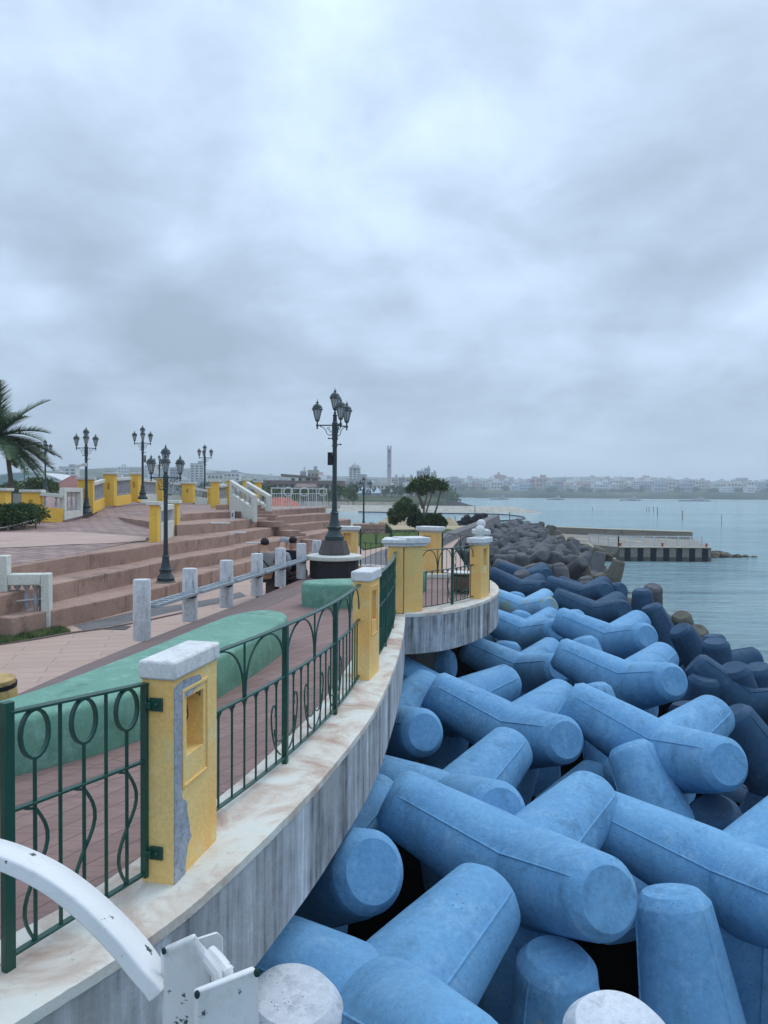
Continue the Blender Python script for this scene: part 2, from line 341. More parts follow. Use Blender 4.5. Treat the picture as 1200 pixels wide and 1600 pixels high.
# ---------------------------------------------------------------- sea, ground, deck
ZG, ZS = -0.45, -3.2
def water_mat():
    m = Mat('sea_water', .09, .5, coord='World')
    wc = m.ramp(m.noise(1.0, 4, .55, .4, m.map((.012, .045, 1))), [(.35, (.25, .41, .46)), (.6, (.35, .53, .57)), (.75, (.45, .59, .61))])
    wc = m.mix(m.step(m.noise(1.0, 9, .72, .3, m.map((.10, .42, 1))), .52, .68), wc, (.18, .32, .35))
    m.color(m.mix(m.step(m.noise(1.0, 9, .75, .5, m.map((.22, 1.1, 1))), .655, .70), wc, (.55, .62, .63)))
    m.b.inputs['IOR'].default_value = 1.33
    h = m.math('ADD', m.math('MULTIPLY', m.noise(1.0, 8, .68, .5, m.map((.9, 2.4, 1))), 1.0), m.math('MULTIPLY', m.noise(1.0, 4, .6, .3, m.map((.22, .62, 1))), 2.6))
    m.bump(h, 1.0, .50); return m.m
M['sea'] = water_mat()
mb = MB(); mb.add([(-3000, -60, ZS), (4000, -60, ZS), (4000, 3200, ZS), (-3000, 3200, ZS)], [(0, 1, 2, 3)])
tag(obj('sea', mb, M['sea'], flat=True), kind='structure')
OUTER = [(-2.75, .2), (-2.05, 1.4), (-1.62, 2.2), (-1.32, 2.70), (-1.0, 3.22), (-.80, 3.70), (-.57, 4.42), (-.35, 5.25), (-.06, 6.68), (.16, 8.62), (.28, 10.3), (.35, 11.83)]
OUT = [tuple(p) for p in smooth_line([Vector((a, b, 0)) for a, b in OUTER], 4)]
OUT = [(p[0], p[1]) for p in OUT]
PLAT = [(.35, 11.84), (.62, 11.93), (.95, 12.12), (1.25, 12.42), (1.52, 12.80), (1.78, 13.25), (2.02, 13.78), (2.22, 14.4), (2.36, 15.1), (2.42, 15.9), (2.38, 16.7), (2.2, 17.5), (1.85, 18.2), (1.3, 18.75), (.6, 19.1), (-.2, 19.9), (-1.2, 20.3)]
PLAT = [(p.x, p.y) for p in smooth_line([Vector((a, b, 0)) for a, b in PLAT], 3)]
def offset(line, d):
    o = []
    for i, p in enumerate(line):
        a = line[max(i-1, 0)]; b = line[min(i+1, len(line)-1)]
        t = Vector((b[0]-a[0], b[1]-a[1])).normalized(); o.append((p[0]-t.y*d, p[1]+t.x*d))
    return o
def strip_solid(mb, o, i, z0, z1):
    rings = [[(a[0], a[1], z1), (b[0], b[1], z1), (b[0], b[1], z0), (a[0], a[1], z0)] for a, b in zip(o, i)]
    mb.loft(rings)
LEFTB = [(-1.78, 18.2), (-1.88, 17.0), (-2.14, 15.45), (-2.38, 14.01), (-2.66, 12.6), (-2.93, 11.22), (-3.2, 9.76), (-3.44, 8.3), (-3.58, 7.19), (-3.75, 5.9), (-4.3, 3.6), (-5.2, .2)]
mb = MB(); mb.prism(offset(OUT, .40) + offset(PLAT, .34)[2:] + LEFTB, -.58, 0.0)
tag(obj('deck', mb, M['deck'], flat=True), kind='structure')
mb = MB(); bl = offset(LEFTB[2:], -.0); br = [(x+.62, y+.1) for x, y in LEFTB[2:]]
mb.add([(x+.004, y, .004) for x, y in bl]+[(x, y, .004) for x, y in br], [(i, i+1, len(bl)+i+1, len(bl)+i) for i in range(len(bl)-1)])
tag(obj('deck_border', mb, M['deck_border'], flat=True), kind='structure')
# sea wall: sill on top, streaked concrete face
sw = thing('sea_wall', 'curved low concrete sea wall, streaked grey face and marbled top under the green railings', 'sea wall')
m1, m2 = MB(), MB()
IN = offset(OUT, .52)
strip_solid(m1, OUT, offset(OUT, .5), -.62, .045)
obj('wall_face', m1, M['wall'], sw, flat=True)
def sill_piece(o, i, z0, z1, seed):
    # top slab, its arris a little broken
    random.seed(seed); rings = []
    for a, b in zip(o, i):
        j = random.uniform(-.002, .002)
        rings.append([(a[0]+j, a[1], z1-.007+random.uniform(-.001, .001)), (lerp(a[0], b[0], .06), lerp(a[1], b[1], .06), z1), (b[0], b[1], z1), (b[0], b[1], z0), (a[0]+j, a[1], z0)])
    m = MB(); m.loft(rings); return m
fine = [(p.x, p.y) for p in smooth_line([Vector((a, b, 0)) for a, b in OUT], 6)]
obj('sill', sill_piece(offset(fine, -.006), offset(fine, .515), .0, .056, 4), M['sill'], sw, sharp=20)
pw = thing('viewing_platform', 'rounded concrete viewing platform jutting over the blue tetrapods, dark vertical streaks on its face', 'platform')
m1 = MB(); PF = [(p.x, p.y) for p in smooth_line([Vector((a, b, 0)) for a, b in PLAT], 3)]
strip_solid(m1, PF, offset(PF, .4), -.60, .047); obj('wall_face', m1, M['wall_dark'], pw, flat=True)
obj('sill', sill_piece(offset(PF, -.006), offset(PF, .42), .0, .059, 5), M['sill'], pw, sharp=20)
# recessed support wall under the slab
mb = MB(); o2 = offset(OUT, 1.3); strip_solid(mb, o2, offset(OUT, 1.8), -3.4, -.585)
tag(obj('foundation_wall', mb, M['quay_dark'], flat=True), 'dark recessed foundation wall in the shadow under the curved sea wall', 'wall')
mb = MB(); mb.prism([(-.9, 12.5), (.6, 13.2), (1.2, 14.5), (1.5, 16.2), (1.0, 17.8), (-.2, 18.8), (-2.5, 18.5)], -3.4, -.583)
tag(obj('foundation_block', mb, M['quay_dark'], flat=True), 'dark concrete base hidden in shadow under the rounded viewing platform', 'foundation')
# rubble bed under the tetrapods, shelving into the sea
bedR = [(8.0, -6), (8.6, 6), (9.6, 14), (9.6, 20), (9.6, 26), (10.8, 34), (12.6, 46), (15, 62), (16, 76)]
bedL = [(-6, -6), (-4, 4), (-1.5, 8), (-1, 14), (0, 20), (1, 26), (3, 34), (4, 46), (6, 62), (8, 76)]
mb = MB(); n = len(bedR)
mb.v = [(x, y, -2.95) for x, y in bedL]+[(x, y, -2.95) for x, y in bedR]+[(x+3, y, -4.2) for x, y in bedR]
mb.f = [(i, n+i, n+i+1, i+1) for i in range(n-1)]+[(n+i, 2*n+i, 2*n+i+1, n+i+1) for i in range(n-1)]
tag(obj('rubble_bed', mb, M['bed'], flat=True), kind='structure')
# lower promenade left of the deck and behind it
mb = MB()
mb.add([(-60, -6, ZG), (-3.0, -6, ZG), (-1.0, 21, ZG), (2.6, 21, ZG), (3.2, 34, ZG), (5.2, 47, ZG), (-90, 47, ZG)], [(0, 1, 2, 3, 4, 5, 6)])
tag(obj('promenade', mb, M['path'], flat=True), kind='structure')
# darker gutter strip along the foot of the steps with a drain
# ---------------------------------------------------------------- stepped terrace
H = .35
F1 = [gp(u, v, ZG+H) for u, v in ((20, 965), (60, 957), (88, 952), (145, 941), (200, 928.5), (262, 915), (310, 898), (360, 884), (410, 872), (460, 857))]
F2 = [gp(u, v, ZG+2*H) for u, v in ((-60, 940), (0, 930), (50, 919), (100, 909), (150, 899), (200, 889.5), (260, 876), (300, 869), (350, 861), (400, 850), (450, 842), (500, 833))]
F3 = [gp(u, v, ZG+3*H) for u, v in ((-80, 900), (0, 888), (50, 879.5), (100, 871), (150, 864), (200, 858), (245, 850), (300, 843), (350, 837), (400, 828), (450, 820.5), (500, 815.5), (548, 811.5))]
F4 = [gp(u, v, ZG+4*H) for u, v in ((277, 820), (310, 818), (350, 815), (400, 810), (450, 806), (500, 803), (529, 802))]
F5 = [gp(u, v, 1.2) for u, v in ((423, 797.5), (450, 796), (480, 794), (509, 793))]
def tier(F, back, z0, z1, nm='terrace_step'):
    m = MB(); m.prism([(p.x, p.y) for p in F]+back, z0, z1)
    # worn rounded nosing
    o = obj(nm, m, M['tier'], sharp=30); b = o.modifiers.new('bevel', 'BEVEL'); b.width = .025; b.segments = 2; b.limit_method = 'ANGLE'; b.angle_limit = rad(50)
    return tag(o, kind='structure')
TB = [(-6, 46), (-60, 46), (-60, 10)]
tier(F1, [(-4.3, 34), (-5, 46), (-60, 46), (-60, 14), (-12, 12.2)], -.6, ZG+H)
tier(F2, [(-2.5, 36), (-4, 45), (-59.5, 45.5), (-59.5, 15), (-14, 13.6)], -.5, ZG+2*H)
tier(F3, [(-2.1, 39.5), (-4, 44), (-59, 45), (-59, 16)], -.4, ZG+3*H)
tier(F4, [(-4.4, 39), (-5, 43), (-13, 43), (-11.5, 31)], 0.0, ZG+4*H)
tier(F5, [(-3.6, 42), (-8.5, 42)], .4, 1.2)
# little blocks at the left end of the top tiers
a, b, c = gp(284, 803, 1.21), gp(330, 800, 1.21), gp(378, 799, 1.21)
tier([a, b, c], [(c.x+.3, c.y+2.2), (c.x-.9, c.y+3.6), (a.x-1.0, a.y+3.6)], .4, 1.21)
a, b = gp(337, 789, 1.42), gp(368, 787, 1.42)
tier([a, b], [(b.x-.4, b.y+3.0), (a.x-.6, a.y+2.6)], .5, 1.42)
for u, v, z, lab in ((344, 817.5, ZG+4*H, 'highest'), (369, 832.5, ZG+3*H, 'middle'), (398, 848.5, ZG+2*H, 'lowest')):
    p = gp(u, v, z+.02); m = MB(); m.box((p.x, p.y+.1, z+.022), (.62, .16, .04), rad(12)); tag(obj('white_board', m, M['cap_white'], bevel=.005), 'thin white board lying on a step edge, %s of the three' % lab, 'board', 'white boards on the steps')
# small stair flights set on the tiers
def flight(u, v, zt, wpx, cols=2):
    p = gp(u, v, zt); q = gp(u+wpx, v-1.5*wpx/25, zt); d = (q-p); d.z = 0; L_ = d.length; d.normalize(); nrm = Vector((d.y, -d.x, 0))
    m = MB()
    for k in range(cols):
        c = (p+q)/2 + d*(-.18+.36*k)*.9; hh = H*(cols-k)/(cols+1)
        m.box((c.x, c.y, zt+hh/2+.003), (L_*(.62), .9-.01*k, hh), math.atan2(d.y, d.x))
    return tag(obj('step_block', m, M['tier'], bevel=.02, sharp=30), kind='structure')
flight(412, 824, ZG+3*H, 27); flight(440, 838, ZG+2*H, 27); flight(470, 852, ZG+H, 22)
# terrace paving rising gently from the third tier to the bridge
def zr(x, y):
    # distance behind the third tier's front edge
    best = min((Vector((x, y))-Vector((p.x, p.y))).length for p in F3d); t = max(0, best-.5)
    s = min(1, max(0, (y-28)/5)); s = s*s*(3-2*s)
    return .604 + .036*t + .38*s
F3d = smooth_line(F3, 6)
xs = [-34+i*.7 for i in range(46)]; ys = [15+i*.7 for i in range(34)]
mb = MB(); keep = {}
def behind(x, y):
    for i in range(len(F3d)-1):
        if F3d[i].x <= x <= F3d[i+1].x:
            t = (x-F3d[i].x)/(F3d[i+1].x-F3d[i].x); return y > lerp(F3d[i].y, F3d[i+1].y, t)+.55
    return y > 16 and x < F3d[0].x
# follow the curve: rows are offsets of the tier edge
def f3y(x):
    if x < F3d[0].x: return F3d[0].y
    for p, q in zip(F3d, F3d[1:]):
        if p.x <= x <= q.x: return lerp(p.y, q.y, (x-p.x)/(q.x-p.x))
    return F3d[-1].y
rows = []
for i in range(90):
    x = -34+27.2*i/89; y0 = f3y(x)+.7; y1 = min(45, -x/.2295); row = []
    for j in range(30):
        y = lerp(y0, y1, j/29); row.append((x, y, zr(x, y) if j else .6045))
    rows.append(row)
mb.loft(rows, closed=False)
tag(obj('terrace_paving', mb, M['brick_paving'], flat=False, sharp=60), kind='structure')
pale = [gp(u, v, .9) for u, v in ((0, 846), (60, 838), (70, 817), (150, 822), (232, 824), (232, 838), (185, 846), (150, 852), (60, 855), (0, 858))]
mb = MB(); rows2 = []
L1 = [gp(u, v, z) for u, v, z in ((-40, 862, .62), (40, 858, .62), (110, 853, .62), (170, 850, .62), (228, 845, .62))]
L2 = [gp(u, v, z) for u, v, z in ((-40, 826, .9), (40, 822, .95), (110, 819, .98), (170, 821, .96), (228, 824, .93))]
for k in range(13):
    t = k/12; rows2.append([(lerp(a.x, b.x, t), lerp(a.y, b.y, t), 0) for a, b in zip(L1, L2)])
rows2 = [[(x, y, zr(x, y)+.012) for x, y, z in r] for r in rows2]
mb.loft(rows2, closed=False); tag(obj('pale_paving', mb, M['pale_paving'], sharp=60), kind='structure')
# lawn corner on the lower left
mb = MB(); gpts = [gp(u, v, ZG+.004) for u, v in ((-200, 1040), (0, 1008), (60, 998), (110, 989), (96, 981), (60, 975), (-200, 985))]
mb.prism([(p.x, p.y) for p in gpts], ZG-.02, ZG+.03); tag(obj('lawn_base', mb, M['grass'], sharp=30), kind='structure')
random.seed(3); mb = MB()
def tuft(mb, p, h, w, n=3, r=.03):
    for k in range(n):
        a = random.uniform(0, 6.28); b = Vector((p[0]+random.uniform(-r, r), p[1]+random.uniform(-r, r), p[2])); s = Vector((math.cos(a), math.sin(a), 0))*w/2
        t = b+Vector((random.uniform(-.5, .5)*h, random.uniform(-.5, .5)*h, h*random.uniform(.6, 1.2))); mb.add([b-s, b+s, t], [(0, 1, 2)])
def inside(x, y, P):
    c = False; n = len(P)
    for i in range(n):
        a, b = P[i], P[(i+1) % n]
        if (a[1] > y) != (b[1] > y) and x < (b[0]-a[0])*(y-a[1])/(b[1]-a[1])+a[0]: c = not c
    return c
GP = [(p.x, p.y) for p in gpts]
k = 0
while k < 6000:
    x, y = random.uniform(-9.5, -4.1), random.uniform(8.5, 13)
    if inside(x, y, GP): tuft(mb, (x, y, ZG+.02), .07, .012, 3); k += 1
tag(obj('grass', mb, M['leaf_brush'], flat=True), 'short green grass on the lawn corner at the foot of the white balustrade', 'grass', kind='stuff')
mb = MB(); line = [gp(u, v, ZG) for u, v in ((-100, 1024), (0, 1008), (60, 999), (110, 990), (170, 982), (240, 968), (300, 955))]
mb.bar([(p.x, p.y, ZG+.01) for p in line], .05, .03); tag(obj('kerb_line', mb, M['deck_border']), kind='structure')
# gutter strip (wet grey) at the foot of the first riser, and the drain grate
g1 = [gp(u, v, ZG+.004) for u, v in ((115, 977), (160, 967), (203, 957), (240, 950), (290, 943), (340, 934), (375, 925))]
g2 = [gp(u, v, ZG+.004) for u, v in ((130, 985), (180, 977), (225, 966), (270, 956), (310, 949), (350, 941), (385, 931))]
mb = MB(); mb.add(g1+g2, [(i, i+1, len(g1)+i+1, len(g1)+i) for i in range(len(g1)-1)]); tag(obj('gutter', mb, M['asph'], flat=True), kind='structure')
dg = [gp(u, v, ZG+.008) for u, v in ((162, 983), (183, 977), (206, 978), (196, 984))]
mb = MB(); mb.add(dg, [(0, 1, 2, 3)]); tag(obj('drain_cover', mb, M['quay_dark'], flat=True), 'flat dark metal drain cover in the pavement left of the nearest white post', 'drain cover')

# ---------------------------------------------------------------- yellow pillars
def niche_front(mb, l, z0, z1, x0, x1, hy0, hy1, hz0, hz1):
    # slab between x0 and x1 with a rectangular hole, as four butted blocks
    mb.box(((x0+x1)/2, (-l/2+hy0)/2, (z0+z1)/2), (x1-x0, hy0+l/2, z1-z0))
    mb.box(((x0+x1)/2, (hy1+l/2)/2, (z0+z1)/2), (x1-x0, l/2-hy1, z1-z0))
    mb.box(((x0+x1)/2, (hy0+hy1)/2, (z0+hz0)/2), (x1-x0, hy1-hy0, hz0-z0))
    mb.box(((x0+x1)/2, (hy0+hy1)/2, (hz1+z1)/2), (x1-x0, hy1-hy0, z1-hz1))
def pillar(name, label, loc, d, t=.2, l=.46, h=1.07, cap=.035, capt=.10, mould=False, ball=False, both=False, mat='yellow', group='yellow railing pillars', hole=None, capm='cap_white'):
    rz = -math.atan2(d[0], d[1]); r = thing(name, label, 'pillar', (loc[0], loc[1], loc[2]), rz, group)
    m = MB(); hy0, hy1, hz0, hz1 = hole or (-l*.24, l*.18, .60, .92)
    m.box((-.055, 0, h/2), (t-.11, l, h)); niche_front(m, l, 0, h, t/2-.11, t/2, hy0, hy1, hz0, hz1)
    obj('shaft', m, M[mat], r, sharp=30)
    f = MB(); e = .035; w = .018
    for (a, b, c, dd) in ((hy0-e, hy1+e, hz1+e, hz1+e+w), (hy0-e, hy1+e, hz0-e-w-.10, hz0-e-.10)):
        f.box((t/2+.003, (a+b)/2, (c+dd)/2), (.010, b-a, dd-c))
    for y in (hy0-e-w/2, hy1+e+w/2): f.box((t/2+.003, y, (hz0-.10+hz1)/2), (.010, w, hz1-hz0+.10+2*e+2*w))
    obj('niche_frame', f, M[mat], r, bevel=.003)
    c = MB(); zc_ = h
    if mould:
        c.box((0, 0, h+.0175), (t+cap, l+cap, .035)); zc_ = h+.035; 
        c.box((0, 0, zc_+capt*.42), (t+2.6*cap, l+2.6*cap, capt*.84)); 
    else: c.box((0, 0, zc_+capt/2), (t+2*cap, l+2*cap, capt))
    obj('cap', c, M[capm], r, bevel=.014, sharp=50)
    if ball:
        b = MB(); zb = h+.035+capt*.84; b.lathe([(.10, 0), (.10, .02), (.05, .03), (.05, .045)], 16, (0, 0, zb)); b.sphere((0, 0, zb+.125), .098, 20, 14)
        obj('ball_finial', b, M['cap_white'], r, sharp=50)
    return r
def corner_to_center(c, d, t, l):
    d = Vector((d[0], d[1])).normalized(); n = Vector((d.y, -d.x)); p = Vector(c[:2]) - n*t/2 + d*l/2; return (p.x, p.y)
d1 = (.10, .47); c1 = corner_to_center((-1.025, 3.6), d1, .17, .49)
P1o = pillar('railing_pillar', 'nearest yellow pillar with a strip of bare grey plaster down its corner', (c1[0], c1[1], .052), d1, .17, .49, 1.02, .016, .095, hole=(-.11, .08, .60, .90))
# the bare plaster patch: a ragged 4 mm skin on the outer face at the near corner
random.seed(8); pp = [(-.2435, .006), (-.13, .006)]
z = .05
while z < .84:
    w = -.135 + .055*math.sin(z*7) + random.uniform(-.02, .02) if z < .38 else -.165+random.uniform(-.012, .012)
    pp.append((w, z)); z += random.uniform(.02, .05)
pp += [(-.15, .87), (-.13, .905), (-.05, .91), (-.01, .93), (.03, .925), (.055, .955), (.035, .985), (-.06, .995), (-.15, 1.0), (-.2435, .985)]
m = MB(); n = len(pp); x0, x1 = .0852, .0895
m.v = [(x0, a, b) for a, b in pp]+[(x1, a, b) for a, b in pp]; m.f = [tuple(range(n-1, -1, -1)), tuple(range(n, 2*n))]+[(i, (i+1) % n, n+(i+1) % n, n+i) for i in range(n)]
o = obj('bare_plaster', m, M['plaster'], P1o, flat=True); o['label'] = 'bare grey plaster where the yellow paint has come off'
# wires in the niche
m = MB(); m.tube([(.05, -.085, .90), (.07, -.08, .86), (.075, -.075, .80), (.07, -.085, .77), (.06, -.095, .78)], .004, 6); m.tube([(.04, .03, .895), (.075, .035, .885), (.08, .05, .87), (.075, .06, .885), (.07, .04, .895)], .004, 6)
obj('loose_wire', m, M['dark_iron'], P1o)
d2 = (.10, .47); c2 = corner_to_center((-.13, 7.59), d2, .20, .46)
pillar('railing_pillar', 'second yellow pillar along the sea wall, between the arched railing and the dark edge-on railing', (c2[0], c2[1], .052), d2, .18, .46, 1.03, .02, .105)
# double pillar where the wall meets the platform
r = thing('corner_pillar', 'wide double yellow pillar where the sea wall meets the viewing platform', 'pillar', (0, 0, .055), 0, 'yellow railing pillars')
m = MB(); m.box((.21, 12.13, .54), (.24, .52, 1.08), -.08); m.box((.43, 12.16, .5385), (.34, .30, 1.077), .42); obj('shaft', m, M['yellow'], r, bevel=.006)
m = MB(); m.box((.19, 12.13, 1.105), (.34, .60, .05), -.08); m.box((.19, 12.13, 1.165), (.40, .66, .07), -.08); m.box((.45, 12.16, 1.10), (.42, .38, .045), .42); m.box((.45, 12.16, 1.172), (.50, .44, .10), .42)
obj('cap', m, M['cap_white'], r, bevel=.015, sharp=50)
d4 = (.22, .47); c4_ = corner_to_center((1.79, 13.53), d4, .22, .50)
pillar('ball_pillar', 'yellow pillar topped by a round white ball, at the seaward edge of the viewing platform', (c4_[0], c4_[1], .056), d4, .22, .50, .99, .04, .12, True, True)
pillar('ball_pillar', 'white capped ball pillar half hidden directly behind the nearer ball pillar', (2.10, 15.95, .056), (.03, 1), .22, .50, 1.03, .05, .12, True, True)
pillar('railing_pillar', 'broad yellow pillar at the back of the platform, in front of the tree group', (1.13, 17.95, .056), (1, -.62), .30, .46, 1.0, .05, .12, True)
pillar('railing_pillar', 'yellow pillar just right of the big lamp pedestal, under a cream cap', (-.93, 19.45, .02), (1, -.15), .24, .48, .96, .05, .12, True)

# ---------------------------------------------------------------- railings
def fence(label, A, B, sag, style, bays=1, posts=None, z0=.105, zt=1.05, zm=.69, foot=.055, endposts=(1, 1), group='green iron railings', nb=8, dz=0.0, mat='green_iron'):
    A, B = Vector(A), Vector(B); L_ = (B-A).length; t_ = (B-A)/L_; nrm = Vector((t_.y, -t_.x)); root = thing('railing', label, 'railing', (A.x, A.y, 0), 0, group); mt = M[mat]
    def P(s, z):
        u = s/L_; q = t_*s + nrm*sag*4*u*(1-u); return Vector((q.x, q.y, z + dz*(1-u)*(z-foot)))
    def run(z, w, h, nm):
        m = MB(); k = max(2, int(L_/.2)) if sag else 2; m.bar([P(L_*i/k, z) for i in range(k+1)], w, h); obj(nm, m, mt, root, bevel=.002)
    run(zt, .042, .012, 'top_rail'); run(zm, .03, .012, 'middle_rail'); run(z0, .03, .012, 'bottom_rail')
    ps = posts if posts is not None else [L_*i/bays for i in range(1, bays)]
    if endposts[0]: ps = [0.012]+ps
    if endposts[1]: ps = ps+[L_-.012]
    ang = math.atan2(t_.y, t_.x)
    for k, s in enumerate(ps):
        c = P(s, 0); full = 0 < s < L_ and s not in (0.012, L_-.012)
        zb = foot if full or endposts[0] == 2 and k == 0 else z0-.02
        top = P(s, zt).z-.004; m = MB(); m.box((c.x, c.y, (zb+top)/2), (.022 if not full else .04, .036 if not full else .04, top-zb), ang); obj('post', m, mt, root, bevel=.003)
    m, m2 = MB(), MB(); side = (nrm.x, nrm.y, 0)
    if style == 'oval':
        n = max(2, int(round(L_/.122))); n += n % 2; st = L_/n
        for i in range(1, n):
            s = st*i
            if i % 2:
                zo = zt-.006-.10; path = [P(s+.068*math.sin(a), zo+.098*math.cos(a)) for a in [2*math.pi*k/20 for k in range(21)]]
                m2.bar(path, .02, .012, side); m.tube([P(s, zo-.10), P(s, z0)], .0085, 6)
                zz = zm-.01; hh = zm-z0-.03
                cv = [P(s-.05+.05*k/4, zz-.004*k) for k in range(4)]
                for k in range(15):
                    a = math.pi*2*k/14*.98; cv.append(P(s+.062*math.sin(a)*(1 if a < math.pi else .85), zz-.012-hh*k/14))
                m2.bar(cv, .014, .010, side)
            else: m.tube([P(s, zt-.004), P(s, z0)], .0085, 6)
    else:
        W_ = L_/bays
        for b in range(bays):
            s0 = b*W_
            for k in range(1, nb): m.tube([P(s0+W_*k/nb, zm), P(s0+W_*k/nb, z0)], .0075, 6)
            m.tube([P(s0+W_/2, zt), P(s0+W_/2, zm)], .008, 6)
            for h in (0, 1):
                a0 = s0+h*W_/2; path = [P(a0+W_/4-(W_/4-.012)*math.cos(math.pi*k/16), zm+.005+(zt-zm-.016)*math.sin(math.pi*k/16)**.8) for k in range(17)]
                m2.bar(path, .012, .009, side)
            for k in range(nb):   # small brackets under the middle rail
                for sg in (-1, 1):
                    sc = s0+W_*(k+.5+.5*sg)/nb; 
                    m2.bar([P(sc, zm-.075), P(sc-sg*.010, zm-.035), P(sc-sg*.035, zm-.007)], .008, .007, side)
            for c_ in ([s0+W_] if b < bays-1 else [])+([s0+W_/2] if b == 1 or bays == 1 else []):
                for sg in (-1, 1):   # big scrolls crossing at the posts
                    for prof in ([(0, .02), (.09, .05), (.17, .14), (.215, .27), (.22, .37), (.19, .42), (.155, .385), (.165, .335)], [(0, .17), (.06, .14), (.12, .15), (.165, .20), (.17, .25)]):
                        m2.bar([P(c_+sg*q.x*W_/1.18, z0+q.z) for q in smooth_line([Vector((a_, 0, b_)) for a_, b_ in prof], 4)], .010, .008, side)
    obj('bar_infill', m, mt, root); obj('scrollwork', m2, mt, root)
    return root
f1 = fence('green railing with three oval rings at the lower left, left of the nearest pillar', (-1.51, 2.95), (-1.17, 3.63), 0, 'oval', posts=[], zm=.667, endposts=(0, 1), dz=.055)
m = MB(); m.box((-.0, .0, .60), (.045, .035, 1.10), math.atan2(.65, .33)); obj('post', m, M['green_iron'], f1, bevel=.003)
for z in (.95, .21):
    m = MB(); m.box((.395, .662, z), (.07, .012, .066), -.21); m.box((.360, .655, z), (.03, .03, .03), -.21); m.sphere((.398, .652, z), .011, 8, 6); obj('bracket', m, M['green_iron'], f1, bevel=.003)
f0 = fence('green railing running off the left edge of the photo, beyond the oval ring railing', (-2.12, 1.9), (-1.53, 2.91), 0, 'oval', posts=[], zm=.667, endposts=(1, 0), dz=.1)
fence('long arched green railing between the nearest and the second yellow pillar', (-1.09, 4.10), (-.25, 7.64), .13, 'arch', 3, endposts=(1, 1))
f3 = fence('dark green oval ring railing seen edge-on, between the second and the double pillar', (-.13, 8.08), (.19, 11.9), .06, 'oval', posts=[1.25, 2.5], zm=.667)
fence('curved green railing at the front of the viewing platform, between double pillar and ball pillar', (.60, 12.22), (1.66, 13.62), .09, 'arch', 2, nb=6)
fence('short green railing joining the two ball pillars on the seaward edge', (2.02, 14.15), (2.12, 15.7), .03, 'arch', 1, nb=7, mat='dark_iron')
fence('dark railing at the back right of the platform, between broad pillar and rear ball pillar', (1.40, 17.75), (2.02, 16.2), -.06, 'arch', 1, nb=8, mat='dark_iron')
fence('dark railing behind the big lamp pedestal, ending at the broad yellow pillar', (-.62, 19.4), (.86, 18.15), -.1, 'arch', 2, nb=6, mat='dark_iron', foot=.0)

# ---------------------------------------------------------------- benches, posts, barrels, pedestal
def bench(label, pts, h, r=.05, mat='green_bench'):
    P = [(p.x, p.y) for p in smooth_line([Vector((a, b, 0)) for a, b in pts]+[Vector((pts[0][0], pts[0][1], 0))], 5)][:-1]
    n = len(P); c = Vector((sum(p[0] for p in P)/n, sum(p[1] for p in P)/n)); ar = sum(P[i][0]*P[(i+1) % n][1]-P[(i+1) % n][0]*P[i][1] for i in range(n))
    def inset(d):
        o = []
        for i in range(n):
            a, b = Vector(P[i-1]), Vector(P[(i+1) % n]); t = (b-a).normalized(); nn = Vector((-t.y, t.x))*(1 if ar > 0 else -1); o.append((P[i][0]+nn.x*d, P[i][1]+nn.y*d))
        return o
    rings = []
    for d, z in ((0.0, 0.001), (-.004, h*.3), (-.006, h-r), (r*.13, h-r*.5), (r*.5, h-r*.13), (r, h), (r*2.4, h+.004)): rings.append([(x, y, z) for x, y in inset(d)])
    m = MB(); m.loft(rings); return tag(obj('curved_bench', m, M[mat], sharp=60), label, 'bench', 'green curved concrete benches')
bench('long pale green curved concrete bench behind the nearest railings', [(-4.9, 3.1), (-3.9, 3.95), (-2.9, 4.8), (-1.98, 5.82), (-1.60, 7.1), (-1.41, 8.0), (-1.24, 9.2), (-1.3, 9.72), (-1.62, 9.98), (-1.92, 9.65), (-2.12, 9.0), (-2.48, 7.13), (-2.92, 5.56), (-3.7, 4.7), (-4.9, 3.8)], .41)
bench('short green curved bench in front of the round lamp pedestal', [(-1.43, 12.92), (-1.15, 12.72), (-.7, 12.72), (-.2, 12.95), (.05, 13.4), (-.1, 13.72), (-.7, 13.62), (-1.2, 13.45), (-1.43, 13.2)], .42)
bench('small green bench inside the platform, just behind the double pillar', [(-.3, 14.3), (.3, 14.45), (.78, 14.8), (.86, 15.15), (.55, 15.4), (0, 15.3), (-.4, 14.8)], .42)
m = MB(); random.seed(5)
pl = [(218, 1003), (294, 973), (352, 951), (400, 933), (437, 918), (470, 905.5), (494, 897)]
PB = [gp(u, v-1.0, 0) for u, v in pl]; cols = []
labs = ['nearest white marbled post of the row, at its left end', 'second white marbled post from the left in the row', 'third white marbled post from the left in the row', 'fourth white post, just left of the man in the grey t-shirt', 'fifth white post, between the grey t-shirt and the black shirt', 'sixth white post, just left of the lamp pedestal', 'last white post, half hidden by the lamp pedestal']
post_me = None
for p, lab in zip(PB, labs):
    mb = MB(); mb.lathe([(.113, 0), (.117, .02), (.116, .4), (.1145, .80), (.108, .815), (.0, .818)], 28)
    if post_me is None: o = obj('round_post', mb, M['marble'], sharp=50); post_me = o
    else: o = post_me.copy(); COL.objects.link(o)
    o.location = (p.x, p.y+.10, 0); o.rotation_euler = (0, 0, random.uniform(0, 6)); tag(o, lab, 'post', 'white marbled round posts')
